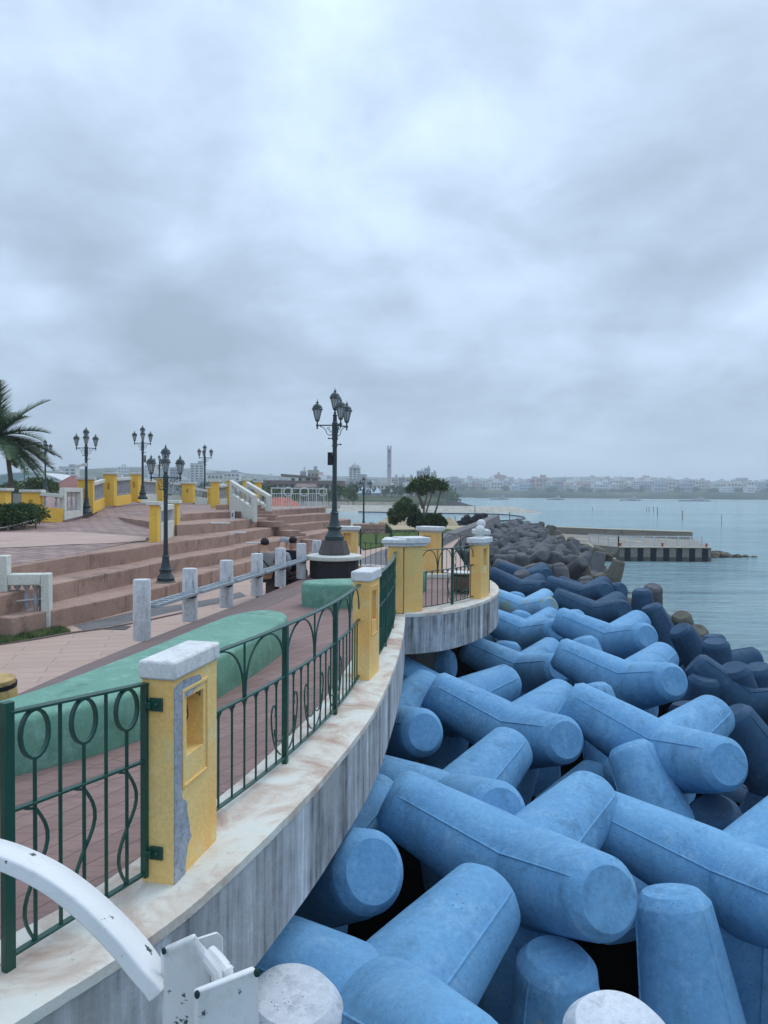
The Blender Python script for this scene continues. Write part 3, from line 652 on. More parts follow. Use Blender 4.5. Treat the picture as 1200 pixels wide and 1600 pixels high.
for i in range(5):
    a, b = PB[i]+Vector((0, .1, 0)), PB[i+1]+Vector((0, .1, 0)); d = (b-a); L_ = d.length; ang = math.atan2(d.y, d.x)
    r = thing('bench_rail', ['perforated steel bench slat between the two nearest posts', 'perforated steel bench slat between second and third post', 'perforated steel bench slat between third and fourth post', 'perforated steel bench slat across the back of the man in grey', 'perforated steel bench slat in front of the person in black'][i], 'bench slat', (a.x, a.y, .44), ang, 'perforated steel bench slats')
    m = MB(); x0, x1, w = .075, L_-.02, .24; n = 8
    for y in (-w/2+.018, w/2-.018): m.box(((x0+x1)/2, y-.05, 0), (x1-x0, .036, .045))
    for k in range(n+1): m.box((lerp(x0+.03, x1-.03, k/n), -.05, .002), (.06, w-.072, .040))
    obj('slat', m, M['steel'], r, bevel=.004)
    m = MB(); m.box((x1-.09, -.05, -.045), (.14, .16, .045)); obj('bracket', m, M['black'], r, bevel=.004)
def barrel(label, loc, r, h, wood, lid=None, nst=22, group='wooden barrels'):
    t = thing('barrel', label, 'barrel', loc, 0, group); m = MB(); N_ = nst*4; rings = []
    for k in range(9):
        z = h*k/8; rr = r*(1-.16*((k-4)/4)**2*.6); rings.append([((rr-(.006 if i % 4 == 0 else 0))*math.cos(2*math.pi*i/N_), (rr-(.006 if i % 4 == 0 else 0))*math.sin(2*math.pi*i/N_), z) for i in range(N_)])
    m.loft(rings); obj('staves', m, wood, t, sharp=60)
    for z, hh in ((h*.86, .035), (h*.10, .03)):
        m = MB(); m.lathe([(r*.93, z), (r*.965, z), (r*.975, z+hh), (r*.93, z+hh)], 40); obj('hoop', m, M['black'], t)
    m = MB(); m.lathe([(r*.93, 0), (r*.93, .022), (.0, .024)], 40, (0, 0, h-.002)); obj('lid', m, lid or wood, t)
    return t
barrel('pale wooden barrel with black hoop at the left edge behind the long bench', (-3.38, 6.25, 0), .25, .37, M['wood'], nst=16)
barrel('dark brown wooden barrel with a white lid behind the platform railing', (1.60, 14.85, 0), .235, .40, M['wood_dark'], M['cap_white'])
# round seat around the lamp pedestal
LX, LY = -1.17, 17.45
t = thing('lamp_pedestal', 'round dark pedestal with cream seat ring and brown octagonal plinth under the big lamp', 'pedestal', (LX, LY, 0))
m = MB(); m.lathe([(.58, 0), (.58, .42)], 14); obj('drum', m, M['ped_dark'], t, flat=True)
m = MB(); m.lathe([(.60, .421), (.655, .43), (.665, .47), (.655, .515), (.62, .53), (0, .535)], 48); obj('seat_ring', m, M['cream'], t, sharp=50)
m = MB(); m.lathe([(.37, .536), (.365, .60), (.285, .87), (.0, .872)], 8); obj('plinth', m, M['ped_brown'], t, flat=True)
m = MB(); m.prism([(.25, 17.2), (1.75, 17.35), (2.0, 16.75), (2.08, 16.85), (1.85, 17.5), (.2, 17.4)], 0, .10)
tag(obj('kerb', m, M['cream'], bevel=.01), 'low cream kerb running along the back edge of the platform floor', 'kerb')

# ---------------------------------------------------------------- street lamps
def head_parts(parent):
    h = thing('lamp_head', None, None); h.parent = parent
    return h
def lamp(label, loc, rz, scale=1.0):
    r = thing('street_lamp', label, 'street lamp', loc, rz, 'ornate four-lantern street lamps'); r.scale = (scale,)*3; dk = M['dark_iron']
    m = MB(); m.lathe([(.225, 0), (.225, .09), (.21, .105), (.20, .13), (.155, .19), (.14, .235), (.145, .25), (.175, .29), (.178, .315), (.145, .33), (.13, .36), (.10, .48), (.085, .62), (.10, .63), (.10, .655), (.08, .67), (.075, .70)], 24)
    obj('base', m, dk, r, sharp=30)
    m = MB(); m.lathe([(.062, .70), (.055, 1.2), (.052, 2.20), (.066, 2.21), (.066, 2.235), (.056, 2.25), (.056, 2.36), (.072, 2.37), (.074, 2.42), (.068, 2.43), (.07, 2.72), (.072, 2.76), (.05, 2.79), (.045, 2.92), (.055, 2.93), (.055, 2.95), (.03, 2.96), (.03, 3.02)], 20)
    obj('pole', m, dk, r, sharp=30)
    for sx, zz in ((-1, 2.40), (1, 2.26)): m = MB(); m.tube([(sx*.13, 0, zz), (.0, 0, zz)], .012, 6); m.sphere((sx*.14, 0, zz), .022, 8, 6); obj('climbing_peg', m, dk, r)
    def head(x, y, z):
        g = MB(); n = 8
        prof = [(.045, .12), (.105, .36)]
        g.lathe(prof, n, (x, y, z), True); gl = obj('glass', g, M['glass'], None, flat=True)
        m = MB(); m.lathe([(.012, -.10), (.024, -.085), (.012, -.06), (.03, -.03), (.03, .0), (.016, .03), (.018, .07), (.05, .095), (.05, .12), (.0, .121)], 12, (x, y, z))
        for k in range(n):
            a = 2*math.pi*k/n; m.tube([(x+.048*math.cos(a), y+.048*math.sin(a), z+.115), (x+.109*math.cos(a), y+.109*math.sin(a), z+.365)], .0065, 5)
        m.lathe([(.0, .355), (.13, .357), (.134, .375), (.118, .39), (.112, .42), (.092, .455), (.06, .485), (.025, .50), (.018, .515), (.04, .535), (.012, .55), (.008, .58), (.0, .62)], 16, (x, y, z))
        hd = obj('lamp_head', m, dk, r, sharp=30); gl.parent = hd
    for k in range(3):
        a = rad(170+120*k); R_ = .425; c, s = math.cos(a), math.sin(a)
        m = MB(); m.bar([(.05*c, .05*s, 2.71), (R_*c, R_*s, 2.71)], .028, .028)
        sp = [(.06, 2.50), (.13, 2.47), (.20, 2.52), (.21, 2.58), (.28, 2.66), (.36, 2.69)]; m.tube([(x*c, x*s, z) for x, z in sp], .010, 5)
        cc = [(.15+.045*math.cos(q)*(1-.09*i), 2.62+.045*math.sin(q)*(1-.09*i)) for i, q in enumerate([k2*.75 for k2 in range(9)])]; m.tube([(x*c, x*s, z) for x, z in cc], .008, 5)
        cc = [(.10+.03*math.cos(q)*(1-.09*i), 2.555+.03*math.sin(q)*(1-.09*i)) for i, q in enumerate([k2*.8 for k2 in range(8)])]; m.tube([(x*c, x*s, z) for x, z in cc], .007, 5)
        obj('arm', m, dk, r); head(R_*c, R_*s, 2.72)
    head(0, 0, 2.98)
    return r
LM = lamp('tallest dark lamp in the middle, standing on the brown pedestal with the cream ring seat', (LX, LY, .872), rad(2))
m = MB(); m.box((-.11, -.02, 1.92), (.11, .12, .30)); m.box((-.055, 0, 1.92), (.03, .05, .12)); sp_ = obj('speaker', m, M['black'], LM, bevel=.006)
def lamp_at(label, u, v, d, rz, sc=1.0):
    p = dp(u, v, d); r = dup(LM, p, rz, label, sc)
    for ch in list(r.children):
        if ch.name.startswith('speaker'): bpy.data.objects.remove(ch)
    return r
l2 = lamp_at('dark lamp standing on the lowest step, behind the first two white posts', 259, 908, 17.0, rad(-4), .88)
m = MB(); m.lathe([(.255, -.02), (.255, .0), (.24, .03), (.0, .031)], 24, (0, 0, -.02)); obj('base_ring', m, M['quay'], l2)
l3 = lamp_at('lamp beside the white framed balustrade end, a small camera on its pole', 135, 803, 29.5, rad(2), .97)
m = MB(); m.box((-.02, -.09, 2.02), (.12, .10, .14)); m.tube([(-.08, -.1, 2.02), (-.34, -.14, 1.97)], .045, 10); obj('security_camera', m, M['rail_white'], l3, bevel=.005)
l4 = lamp_at('lamp at the top of the paved rise, a small sign on its pole', 223, 780, 34.0, rad(-1), .95)
m = MB(); m.box((.12, -.06, 1.95), (.14, .03, .34)); obj('small_sign', m, M['quay'], l4, bevel=.004)
lamp_at('slim distant lamp right of the tall white block, by the stair balustrade', 320, 782, 46.0, rad(60), .98)
lamp_at('small distant lamp behind the low balustrade near the palm', 71, 771, 46, rad(14), .95)
lamp_at('distant lamp on the brown plinth to the right of the big lamp', 568, 831, 46.0, rad(75), .97)
lamp_at('tiny far lamp hidden among the dark shrubs beside the palm trunk', 38, 768, 60, rad(5), .6)
lamp_at('very small lamp showing just behind the left lantern of the lamp on the lowest step', 249, 778, 55, rad(40), .9)
TF = [
('T1','b',(1.288,6.675,-1.474),(0.966,0.240,0.093,-0.244,0.969,0.028,-0.084,-0.050,0.995)),
('T2','b',(1.918,10.627,-1.526),(0.965,0.231,0.125,-0.231,0.973,-0.019,-0.126,-0.010,0.992)),
('T3','b',(3.702,9.685,-1.463),(0.923,0.362,0.131,-0.361,0.932,-0.034,-0.134,-0.015,0.991)),
('T4','b',(4.407,13.188,-1.459),(0.950,0.304,0.072,-0.305,0.952,-0.001,-0.069,-0.021,0.997)),
('T5','b',(5.266,16.902,-1.450),(0.961,0.269,0.064,-0.269,0.963,-0.001,-0.062,-0.016,0.998)),
('T6','b',(2.986,15.685,-1.872),(0.981,0.173,0.087,-0.175,0.985,0.014,-0.083,-0.029,0.996)),
('T7','b',(3.766,19.222,-1.751),(0.978,0.193,0.078,-0.193,0.981,-0.004,-0.077,-0.012,0.997)),
('T8','b',(4.347,22.466,-1.658),(0.980,0.179,0.085,-0.179,0.984,-0.008,-0.086,-0.007,0.996)),
('T12','b',(-0.012,10.570,-1.500),(0.996,0.089,0.001,-0.089,0.996,-0.015,-0.002,0.015,1.000)),
('T13','b',(0.033,5.549,-2.122),(0.940,0.341,-0.020,-0.332,0.925,0.183,0.081,-0.166,0.983)),
('T14','b',(-0.694,6.645,-1.501),(0.999,0.029,0.017,-0.031,0.989,0.144,-0.013,-0.144,0.989)),
('T15','b',(1.143,10.455,-2.325),(0.953,0.300,-0.029,-0.295,0.949,0.112,0.061,-0.098,0.993)),
('T16','b',(3.392,6.919,-1.723),(0.882,0.469,-0.048,-0.470,0.883,-0.010,0.037,0.031,0.999)),
('N1','n',(5.065,27.002,-1.624),(0.974,0.138,0.178,-0.132,0.990,-0.047,-0.182,0.022,0.983)),
('U1','b',(3.452,9.475,-2.385),(0.955,0.043,0.293,-0.043,-0.959,0.282,0.293,-0.282,-0.914)),
('U2','b',(2.416,5.576,-2.366),(0.985,0.007,0.172,-0.007,-0.996,0.085,0.172,-0.085,-0.981)),
('U3','b',(1.319,5.449,-2.374),(0.481,0.871,0.094,0.790,-0.478,0.384,0.379,-0.110,-0.919)),
('U4','b',(1.643,12.684,-2.369),(0.498,0.783,-0.373,0.867,-0.455,0.202,-0.011,-0.425,-0.905)),
('U5','b',(3.687,12.251,-2.390),(0.974,0.030,0.222,-0.030,-0.965,0.262,0.222,-0.262,-0.939)),
('U6','b',(4.419,15.836,-2.393),(0.480,0.864,0.149,0.838,-0.503,0.211,0.258,0.023,-0.966)),
('U7','b',(5.002,19.163,-2.388),(0.995,0.006,0.104,-0.006,-0.993,0.119,0.104,-0.119,-0.987)),
('U8','b',(2.482,15.766,-2.393),(0.996,-0.012,-0.086,0.012,-0.963,0.269,-0.086,-0.269,-0.959)),
('U9','b',(3.352,19.354,-2.385),(0.982,-0.017,-0.191,0.017,-0.985,0.174,-0.191,-0.174,-0.966)),
('U10','b',(3.927,22.760,-2.379),(0.501,0.854,-0.137,0.865,-0.491,0.103,0.021,-0.170,-0.985)),
('N2','n',(5.906,30.053,-1.560),(0.985,0.158,0.066,-0.157,0.987,-0.021,-0.068,0.010,0.998)),
('N3','n',(6.739,24.627,-1.514),(0.962,0.271,0.023,-0.271,0.962,0.003,-0.022,-0.009,1.000)),
('N4','n',(6.285,21.642,-1.616),(0.964,0.255,0.079,-0.256,0.967,-0.007,-0.078,-0.014,0.997)),
('N5','n',(8.406,23.753,-2.435),(0.997,0.003,0.079,-0.003,-0.997,0.074,0.079,-0.074,-0.994)),
('N6','n',(8.134,20.800,-2.419),(0.912,-0.014,0.410,0.014,-0.998,-0.063,0.410,0.063,-0.910)),
('N7','n',(8.322,18.916,-2.538),(0.378,0.730,0.569,0.840,-0.529,0.119,0.388,0.433,-0.814)),
('N8','n',(7.908,17.189,-2.737),(0.484,0.859,0.167,0.854,-0.505,0.126,0.193,0.081,-0.978)),
('N9','n',(7.349,14.642,-2.314),(0.678,-0.132,0.723,0.132,-0.946,-0.297,0.723,0.297,-0.623)),
('N10','n',(7.521,15.036,-2.740),(0.440,0.829,0.346,0.834,-0.520,0.185,0.333,0.207,-0.920)),
('N11','n',(8.487,16.105,-3.035),(0.465,0.843,0.272,0.849,-0.512,0.134,0.252,0.169,-0.953)),
('N12','n',(5.950,10.778,-2.400),(0.837,-0.043,0.546,0.043,-0.989,-0.144,0.546,0.144,-0.826)),
('N13','n',(4.434,9.139,-2.929),(0.403,0.835,0.376,0.778,-0.528,0.339,0.482,0.156,-0.862)),
('G1','g',(9.921,23.964,-3.046),(0.949,0.059,0.309,-0.059,-0.932,0.359,0.309,-0.359,-0.881)),
('G2','g',(9.633,22.982,-3.243),(0.998,0.019,0.066,-0.019,-0.848,0.529,0.066,-0.529,-0.846)),
('W1','w',(-0.653,4.393,-2.212),(0.995,-0.006,-0.102,0.006,-0.993,0.120,-0.102,-0.120,-0.987)),
('W2','w',(1.374,4.209,-2.214),(0.497,0.867,0.045,0.856,-0.498,0.138,0.142,-0.030,-0.989)),
('T10','b',(0.086,14.751,-1.514),(0.267,-0.301,-0.916,0.301,-0.877,0.375,-0.916,-0.375,-0.143)),
]
# ---------------------------------------------------------------- tetrapods
TL = 1.4; tt = math.asin(1/3)
def leg_dir(a): a = rad(a); return Vector((math.cos(a)*math.cos(tt), math.sin(a)*math.cos(tt), math.sin(tt)))
LEGS = [Vector((0, 0, -1)), leg_dir(-60), leg_dir(60), leg_dir(180)]
def tetra_mesh(nseg, seams, jitter=0, seed=0):
    random.seed(seed); mb = MB()
    for k, d in enumerate(LEGS):
        oth = [x for j, x in enumerate(LEGS) if j != k]; a = (oth[0]-d*oth[0].dot(d)).normalized(); b = d.cross(a); angs = []
        for i in range(nseg):
            angs.append((2*math.pi*i/nseg+.001, 0))
        if seams:
            angs = [x for x in angs if min(abs((x[0]-s+math.pi) % (2*math.pi)-math.pi) for s in (0, 2*math.pi/3, 4*math.pi/3)) > .05]
            for s in (0, 2*math.pi/3, 4*math.pi/3):
                angs += [(s-.028, 0), (s-.010, .011), (s+.010, .011), (s+.028, 0)]
        angs = sorted((x % (2*math.pi), h) for x, h in angs)
        prof = [(0.0, .43), (.35, .41), (.7, .374), (1.0, .340), (1.22, .317), (1.31, .306), (1.318, .302), (1.396, .236), (1.40, .230)]
        rings = []
        for z, r in prof:
            rings.append([d*z + (a*math.cos(t)+b*math.sin(t))*(r+(h if z < 1.3 else 0)) for t, h in angs])
        mb.loft(rings)
    mb.sphere((0, 0, 0), .435, 24, 16); return mb
TM = {}
def tet_obj(kind, R, p, label, group, hi=True, mat=None):
    key = (kind, hi)
    if key not in TM:
        me_o = obj('tetrapod', tetra_mesh(44 if hi else 16, hi), M['tet_'+kind], sharp=28); TM[key] = me_o.data; o = me_o
    else:
        o = bpy.data.objects.new('tetrapod', TM[key]); COL.objects.link(o)
    o.matrix_world = Matrix.Translation(p) @ R.to_4x4()
    return tag(o, label, 'tetrapod', group)
BL, NV, GR = 'blue painted concrete tetrapods', 'navy painted concrete tetrapods', 'bare grey concrete tetrapods'
TLAB = {
'T1': 'large sky blue tetrapod in the middle, its round face pointing right beside an upright leg',
'T2': 'blue tetrapod with a round face, second row behind the large central one',
'T3': 'blue tetrapod whose long arm ends in a round face beside the nearest navy leg',
'T4': 'blue tetrapod on the right, its round face touching the long leaning navy leg',
'T5': 'blue tetrapod on the right, furthest of those whose face touches the upright navy legs',
'T6': 'blue tetrapod emerging from under the viewing platform, its broken tip at the platform corner',
'T7': 'blue tetrapod with grime on its lower side, right beside the ball pillar wall',
'T8': 'blue tetrapod with yellow brown stains on its end, furthest back by the platform',
'T12': 'blue tetrapod half under the curved sea wall, round face just below the platform corner',
'T13': 'largest blue tetrapod at the bottom left, forked arm reaching up from under the wall',
'T14': 'blue tetrapod poking from the wall, its wide round chipped face turned to the viewer',
'T15': 'blue tetrapod lying behind the large central one, only its upper arms visible',
'T16': 'big blue tetrapod cut off by the right edge of the photo, long arm pointing left',
'T10': 'blue tetrapod leg with round end in deep shadow under the viewing platform',
'U1': 'blue tetrapod with one upright leg narrowing upwards, right of the large central one',
'U2': 'blue tetrapod with a tall upright leg at the bottom right corner',
'U3': 'shaded blue tetrapod with a low upright stub at the bottom centre',
'U4': 'blue tetrapod with one slanting leg end between the rows, below the platform',
'U5': 'blue tetrapod showing only a rounded leg top behind the right of centre arm',
'U6': 'blue tetrapod showing only a rounded leg top, third gap from the front on the right',
'U7': 'blue tetrapod leg top peeking out just below the lowest navy arm',
'U8': 'blue tetrapod knob below the right end of the platform wall',
'U9': 'blue tetrapod leg top between the two grimy ones beside the platform',
'U10': 'rearmost blue tetrapod knob touching the platform wall under the navy arms',
'N1': 'navy tetrapod beside the ball pillar, forking just above the blue ones',
'N2': 'rearmost navy tetrapod, its short forked arms against the grey concrete ones',
'N3': 'navy tetrapod in the middle of the navy band with a round end pointing right',
'N4': 'long navy tetrapod directly above the stained blue one, dipping in the middle',
'N5': 'navy tetrapod standing with a short upright leg at the top of the right slope',
'N6': 'navy tetrapod with a slanting leg just in front of the short upright one',
'N7': 'navy tetrapod with a flat topped leg leaning left at the water side',
'N8': 'small navy tetrapod leg standing against the water on the right',
'N9': 'long navy tetrapod leg leaning left with a grey worn end, right edge',
'N10': 'navy tetrapod with a blunt slanted leg near the right edge by the water',
'N11': 'navy tetrapod leg rising at the right edge, nearest to the sea',
'N12': 'big dark navy tetrapod at the right edge with a pointed shoulder',
'N13': 'dark navy tetrapod lying in shadow under the long blue arm on the right',
'G1': 'single brown grey tetrapod leg standing behind the navy ones at the waterline',
'G2': 'low brown grey tetrapod end just above the water behind the navy legs',
'W1': 'white painted tetrapod leg at the bottom edge beside the white railing plate',
'W2': 'white painted tetrapod leg top at the bottom edge, centre right'}
used = []
ULEAN = {'W1': (458, 1552, 4.2, (.12, -.12, 1)), 'W2': (965, 1598, 4.1, (-.05, -.14, 1)), 'U1': (981, 1165, 9.4, (-.26, .55, .8)), 'U2': (1048, 1392, 6.1, (-.10, .24, .95)), 'U3': (870, 1492, 5.6, (0, -.06, 1)), 'U4': (800, 1062, 12.6, (.80, .52, .22)),
         'U5': (924, 1072, 12.0, (-.15, .5, .85)), 'U6': (910, 999, 15.6, (-.15, .5, .85)), 'U7': (893, 957, 19.3, (-.1, .5, .85)), 'U8': (793, 1004, 17.0, (.12, .35, .9)), 'U9': (817, 958, 20.8, (.3, .4, .85)), 'U10': (808, 928, 24.6, (.2, .4, .85))}
# orientation from the directions of the up-right arm and the left arm
TWO = {'T15': ((.80, 8.30, -1.64), (.62, .70, .33), (-.88, .35, .33)), 'T13': ((-.02, 4.62, -1.42), (.6, .72, .22), (-.88, .25, .33))}
for n_, c_, p_, R_ in TF:
    kind = {'b': 'blue', 'n': 'navy', 'g': 'brown', 'w': 'white'}[c_]
    if n_ == 'T8': kind = 'stained'
    R = Matrix((R_[0:3], R_[3:6], R_[6:9]))
    if n_ in ULEAN:
        u, v, d, ax = ULEAN[n_]; ax = Vector(ax).normalized(); R = (-ax).to_track_quat('Z', 'Y').to_matrix() @ Matrix.Rotation(rad(85 if n_ == 'U4' else 25), 3, 'Z')
        p_ = tuple(dp(u, v, d) - ax*TL)
    if n_ in TWO:
        O_, b_, c_v = TWO[n_]; b_ = Vector(b_).normalized(); c_v = Vector(c_v); c_v = (c_v-b_*c_v.dot(b_)).normalized()
        lb = LEGS[2]; lc = (LEGS[3]-lb*LEGS[3].dot(lb)).normalized(); f1_ = Matrix((lb, lc, lb.cross(lc))).transposed(); f2_ = Matrix((b_, c_v, b_.cross(c_v))).transposed()
        R = f2_ @ f1_.transposed(); p_ = O_
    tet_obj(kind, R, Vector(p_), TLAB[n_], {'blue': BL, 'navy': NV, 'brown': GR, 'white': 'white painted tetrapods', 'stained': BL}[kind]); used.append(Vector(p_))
# second layer below and beside, only glimpsed in the gaps
random.seed(21)
def randR(up_, yaw=None, tilt=.18):
    R = Matrix.Rotation(random.uniform(-tilt, tilt), 3, 'X') @ Matrix.Rotation(random.uniform(-tilt, tilt), 3, 'Y') @ Matrix.Rotation(rad(random.uniform(0, 360) if yaw is None else yaw+random.uniform(-9, 9)), 3, 'Z')
    return R @ Matrix.Rotation(math.pi, 3, 'X') if up_ else R
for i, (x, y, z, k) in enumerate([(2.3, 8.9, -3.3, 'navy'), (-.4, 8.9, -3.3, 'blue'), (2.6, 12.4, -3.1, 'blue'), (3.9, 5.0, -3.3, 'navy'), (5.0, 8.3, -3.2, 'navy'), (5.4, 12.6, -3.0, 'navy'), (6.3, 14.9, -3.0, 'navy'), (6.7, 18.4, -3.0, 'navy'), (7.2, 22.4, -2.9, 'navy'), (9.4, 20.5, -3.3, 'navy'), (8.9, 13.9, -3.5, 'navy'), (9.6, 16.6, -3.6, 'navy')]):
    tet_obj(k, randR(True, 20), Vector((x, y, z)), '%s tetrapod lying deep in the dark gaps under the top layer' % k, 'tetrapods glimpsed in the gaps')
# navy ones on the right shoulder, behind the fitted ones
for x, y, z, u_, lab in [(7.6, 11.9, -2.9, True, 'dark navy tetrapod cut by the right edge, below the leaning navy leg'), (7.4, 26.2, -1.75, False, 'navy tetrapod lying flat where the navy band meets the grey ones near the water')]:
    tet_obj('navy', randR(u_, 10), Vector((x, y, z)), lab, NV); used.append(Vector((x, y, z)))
# the long grey breakwater beyond, same lattice
def edge(y, tab):
    for (y0, x0), (y1, x1) in zip(tab, tab[1:]):
        if y0 <= y <= y1: return lerp(x0, x1, (y-y0)/(y1-y0))
    return tab[-1][1]
LT = [(24, 3.2), (28, 2.0), (37, 3.6), (53, 7.4), (74, 12.0)]; RT = [(24, 9.6), (28, 10.2), (34, 11.2), (47, 13.2), (63, 15.0), (74, 16.0)]
cnt = 0
for j in range(26):
    for i in range(-16, 16):
        for lay in (0, 1):
            y = 25.5 + 2.15*j + (.9 if lay else 0)+random.uniform(-.3, .3); x = 7.4 + i*2.0 + .30*(y-27) + (1.0 if (j+lay) % 2 else 0) + random.uniform(-.28, .28)
            if y > 74 or x < edge(y, LT)+.4 or x > edge(y, RT): continue
            if y < 36 and any((Vector((x, y))-q.xy).length < (1.75 if lay == 0 else 1.3) for q in used): continue
            r = (x-edge(y, LT))/(edge(y, RT)-edge(y, LT)); nearedge = r > .8
            zz = (-1.55 if lay == 0 else -2.3) - (1.15*max(0, r-.55)/.45) + random.uniform(-.12, .12) + (y-28)*.004
            if lay == 0: R = randR(False, random.choice([0, 0, -20, 25]), .22)
            else: R = randR(True, None, .35)
            if nearedge: R = randR(True, None, .4)
            lab = 'brown wet grey tetrapod at the foot of the breakwater by the water' if nearedge else ('bare grey tetrapod in the near part of the grey breakwater' if y < 38 else 'bare grey tetrapod in the far part of the long grey breakwater')
            tet_obj('brown' if nearedge and random.random() < .6 else 'grey', R, Vector((x, y, zz)), lab, GR, y < 40); cnt += 1
            if y < 36: used.append(Vector((x, y, zz)))
print('grey tetrapods', cnt)
# ---------------------------------------------------------------- balustrades and yellow posts
def box_pillar(label, u0, u1, vb, d, h, rz, depth=.4, group='yellow balustrade posts', niche=True, under=.15):
    c = dp((u0+u1)/2, vb, d); w = (u1-u0)/FPX*d; w_ = w/(abs(math.cos(rz))+abs(math.sin(rz))*depth/max(w, .1)*.8) if rz else w
    r = thing('balustrade_post', label, 'post', (c.x, c.y+depth/2, c.z), rz, group)
    m = MB(); m.box((0, 0, (h-under)/2), (w_, depth, h+under)); obj('shaft', m, M['yellow_far'], r, bevel=.01)
    m = MB(); m.box((0, 0, h+.05), (w_+.14, depth+.14, .10)); obj('cap', m, M['cream'], r, bevel=.012)
    if niche:
        m = MB(); m.box((0, -depth/2-.002, h*.58), (w_*.22, .012, h*.24)); obj('niche', m, M['niche'], r)
    return r
M['niche'] = weathered('shadowed_ochre_niche', (.42, .25, .04), (.48, .29, .05), None, 3, .9, .2, 20)
BALM = {}
def baluster_mesh():
    m = MB(); m.lathe([(.055, 0), (.055, .05), (.035, .07), (.03, .10), (.06, .24), (.055, .32), (.03, .48), (.028, .56), (.05, .60), (.055, .62), (.055, .66)], 10); return m
def balustrade(label, A, B, hz=.95, spacing=.24, base=.22, mat='balgrey', group='grey baluster balustrades', yellow=False, slope=True, thick=.2):
    # A, B: ground points; rail follows the slope between them
    A, B = Vector(A), Vector(B); d = B-A; L_ = Vector((d.x, d.y)).length; r = thing('balustrade', label, 'balustrade', A, 0, group); V = d/L_
    m = MB(); m.bar([(0, 0, hz-.06), tuple(V*L_+Vector((0, 0, hz-.06)))], thick, .14); obj('handrail', m, M['cream'], r, bevel=.01)
    m = MB(); m.bar([(0, 0, base/2-.1), tuple(V*L_+Vector((0, 0, base/2-.1)))], thick*.9, base+.2); obj('plinth', m, M['yellow_far'] if yellow else M['cream'], r, bevel=.01)
    n = max(1, int(L_/spacing)); hh = hz-.13-base
    for k in range(n):
        p = V*(L_*(k+.5)/n)
        if 'b' not in BALM: o = obj('baluster', baluster_mesh(), M['balgrey']); BALM['b'] = o.data
        else: o = bpy.data.objects.new('baluster', BALM['b']); COL.objects.link(o)
        o.parent = r; o.location = (p.x, p.y, p.z+base); o.scale = (1, 1, hh/.66)
    return r
M['balgrey'] = weathered('grey_baluster', (.30, .31, .33), (.40, .41, .44), None, 5, .85, .3, 30)
# bridge balustrade on the paved rise
BP = [('first broad yellow post of the rising balustrade, behind the lamp with the camera', 119, 144, 797, 29.8, 1.22, .25), ('second yellow post of the rising balustrade, with a small dark niche', 161, 178, 785, 33.0, 1.25, .0), ('third yellow post of the rising balustrade, left of the lamp with the sign', 203, 217, 780, 36.5, 1.22, -.1), ('fourth yellow post of the rising balustrade, behind the lamp on the lowest step', 243, 256, 780.5, 40.0, 1.12, -.2), ('wide yellow post with a niche left of the slim distant lamp', 284, 303, 781.5, 41.0, .9, -.15), ('low yellow post right of the slim distant lamp', 323, 331, 785, 42, .8, 0)]
bp = []
for lab, u0, u1, vb, d, h, rz in BP: bp.append(box_pillar(lab, u0, u1, vb, d, h, rz)); 
def mid(u, v, d): return dp(u, v, d)
segs = [('balustrade between the first and second yellow post of the paved rise', (144, 794, 30.2), (161, 786, 32.8)), ('balustrade between the second and third yellow post of the paved rise', (178, 784.5, 33.3), (203, 780, 36.3)), ('balustrade between the third and fourth yellow post, behind the lamp with the sign', (217, 779.5, 36.8), (243, 779.5, 39.8)), ('balustrade between the fourth post and the wide post with a niche', (256, 779.5, 40.3), (284, 782, 41.2)), ('balustrade falling away right of the wide post with a niche', (303, 782.5, 41.3), (323, 785, 42))]
for k, (lab, a, b) in enumerate(segs): balustrade(lab, mid(*a), mid(*b), [1.05, 1.08, 1.0, .95, .72][k], yellow=k < 2, base=.25)
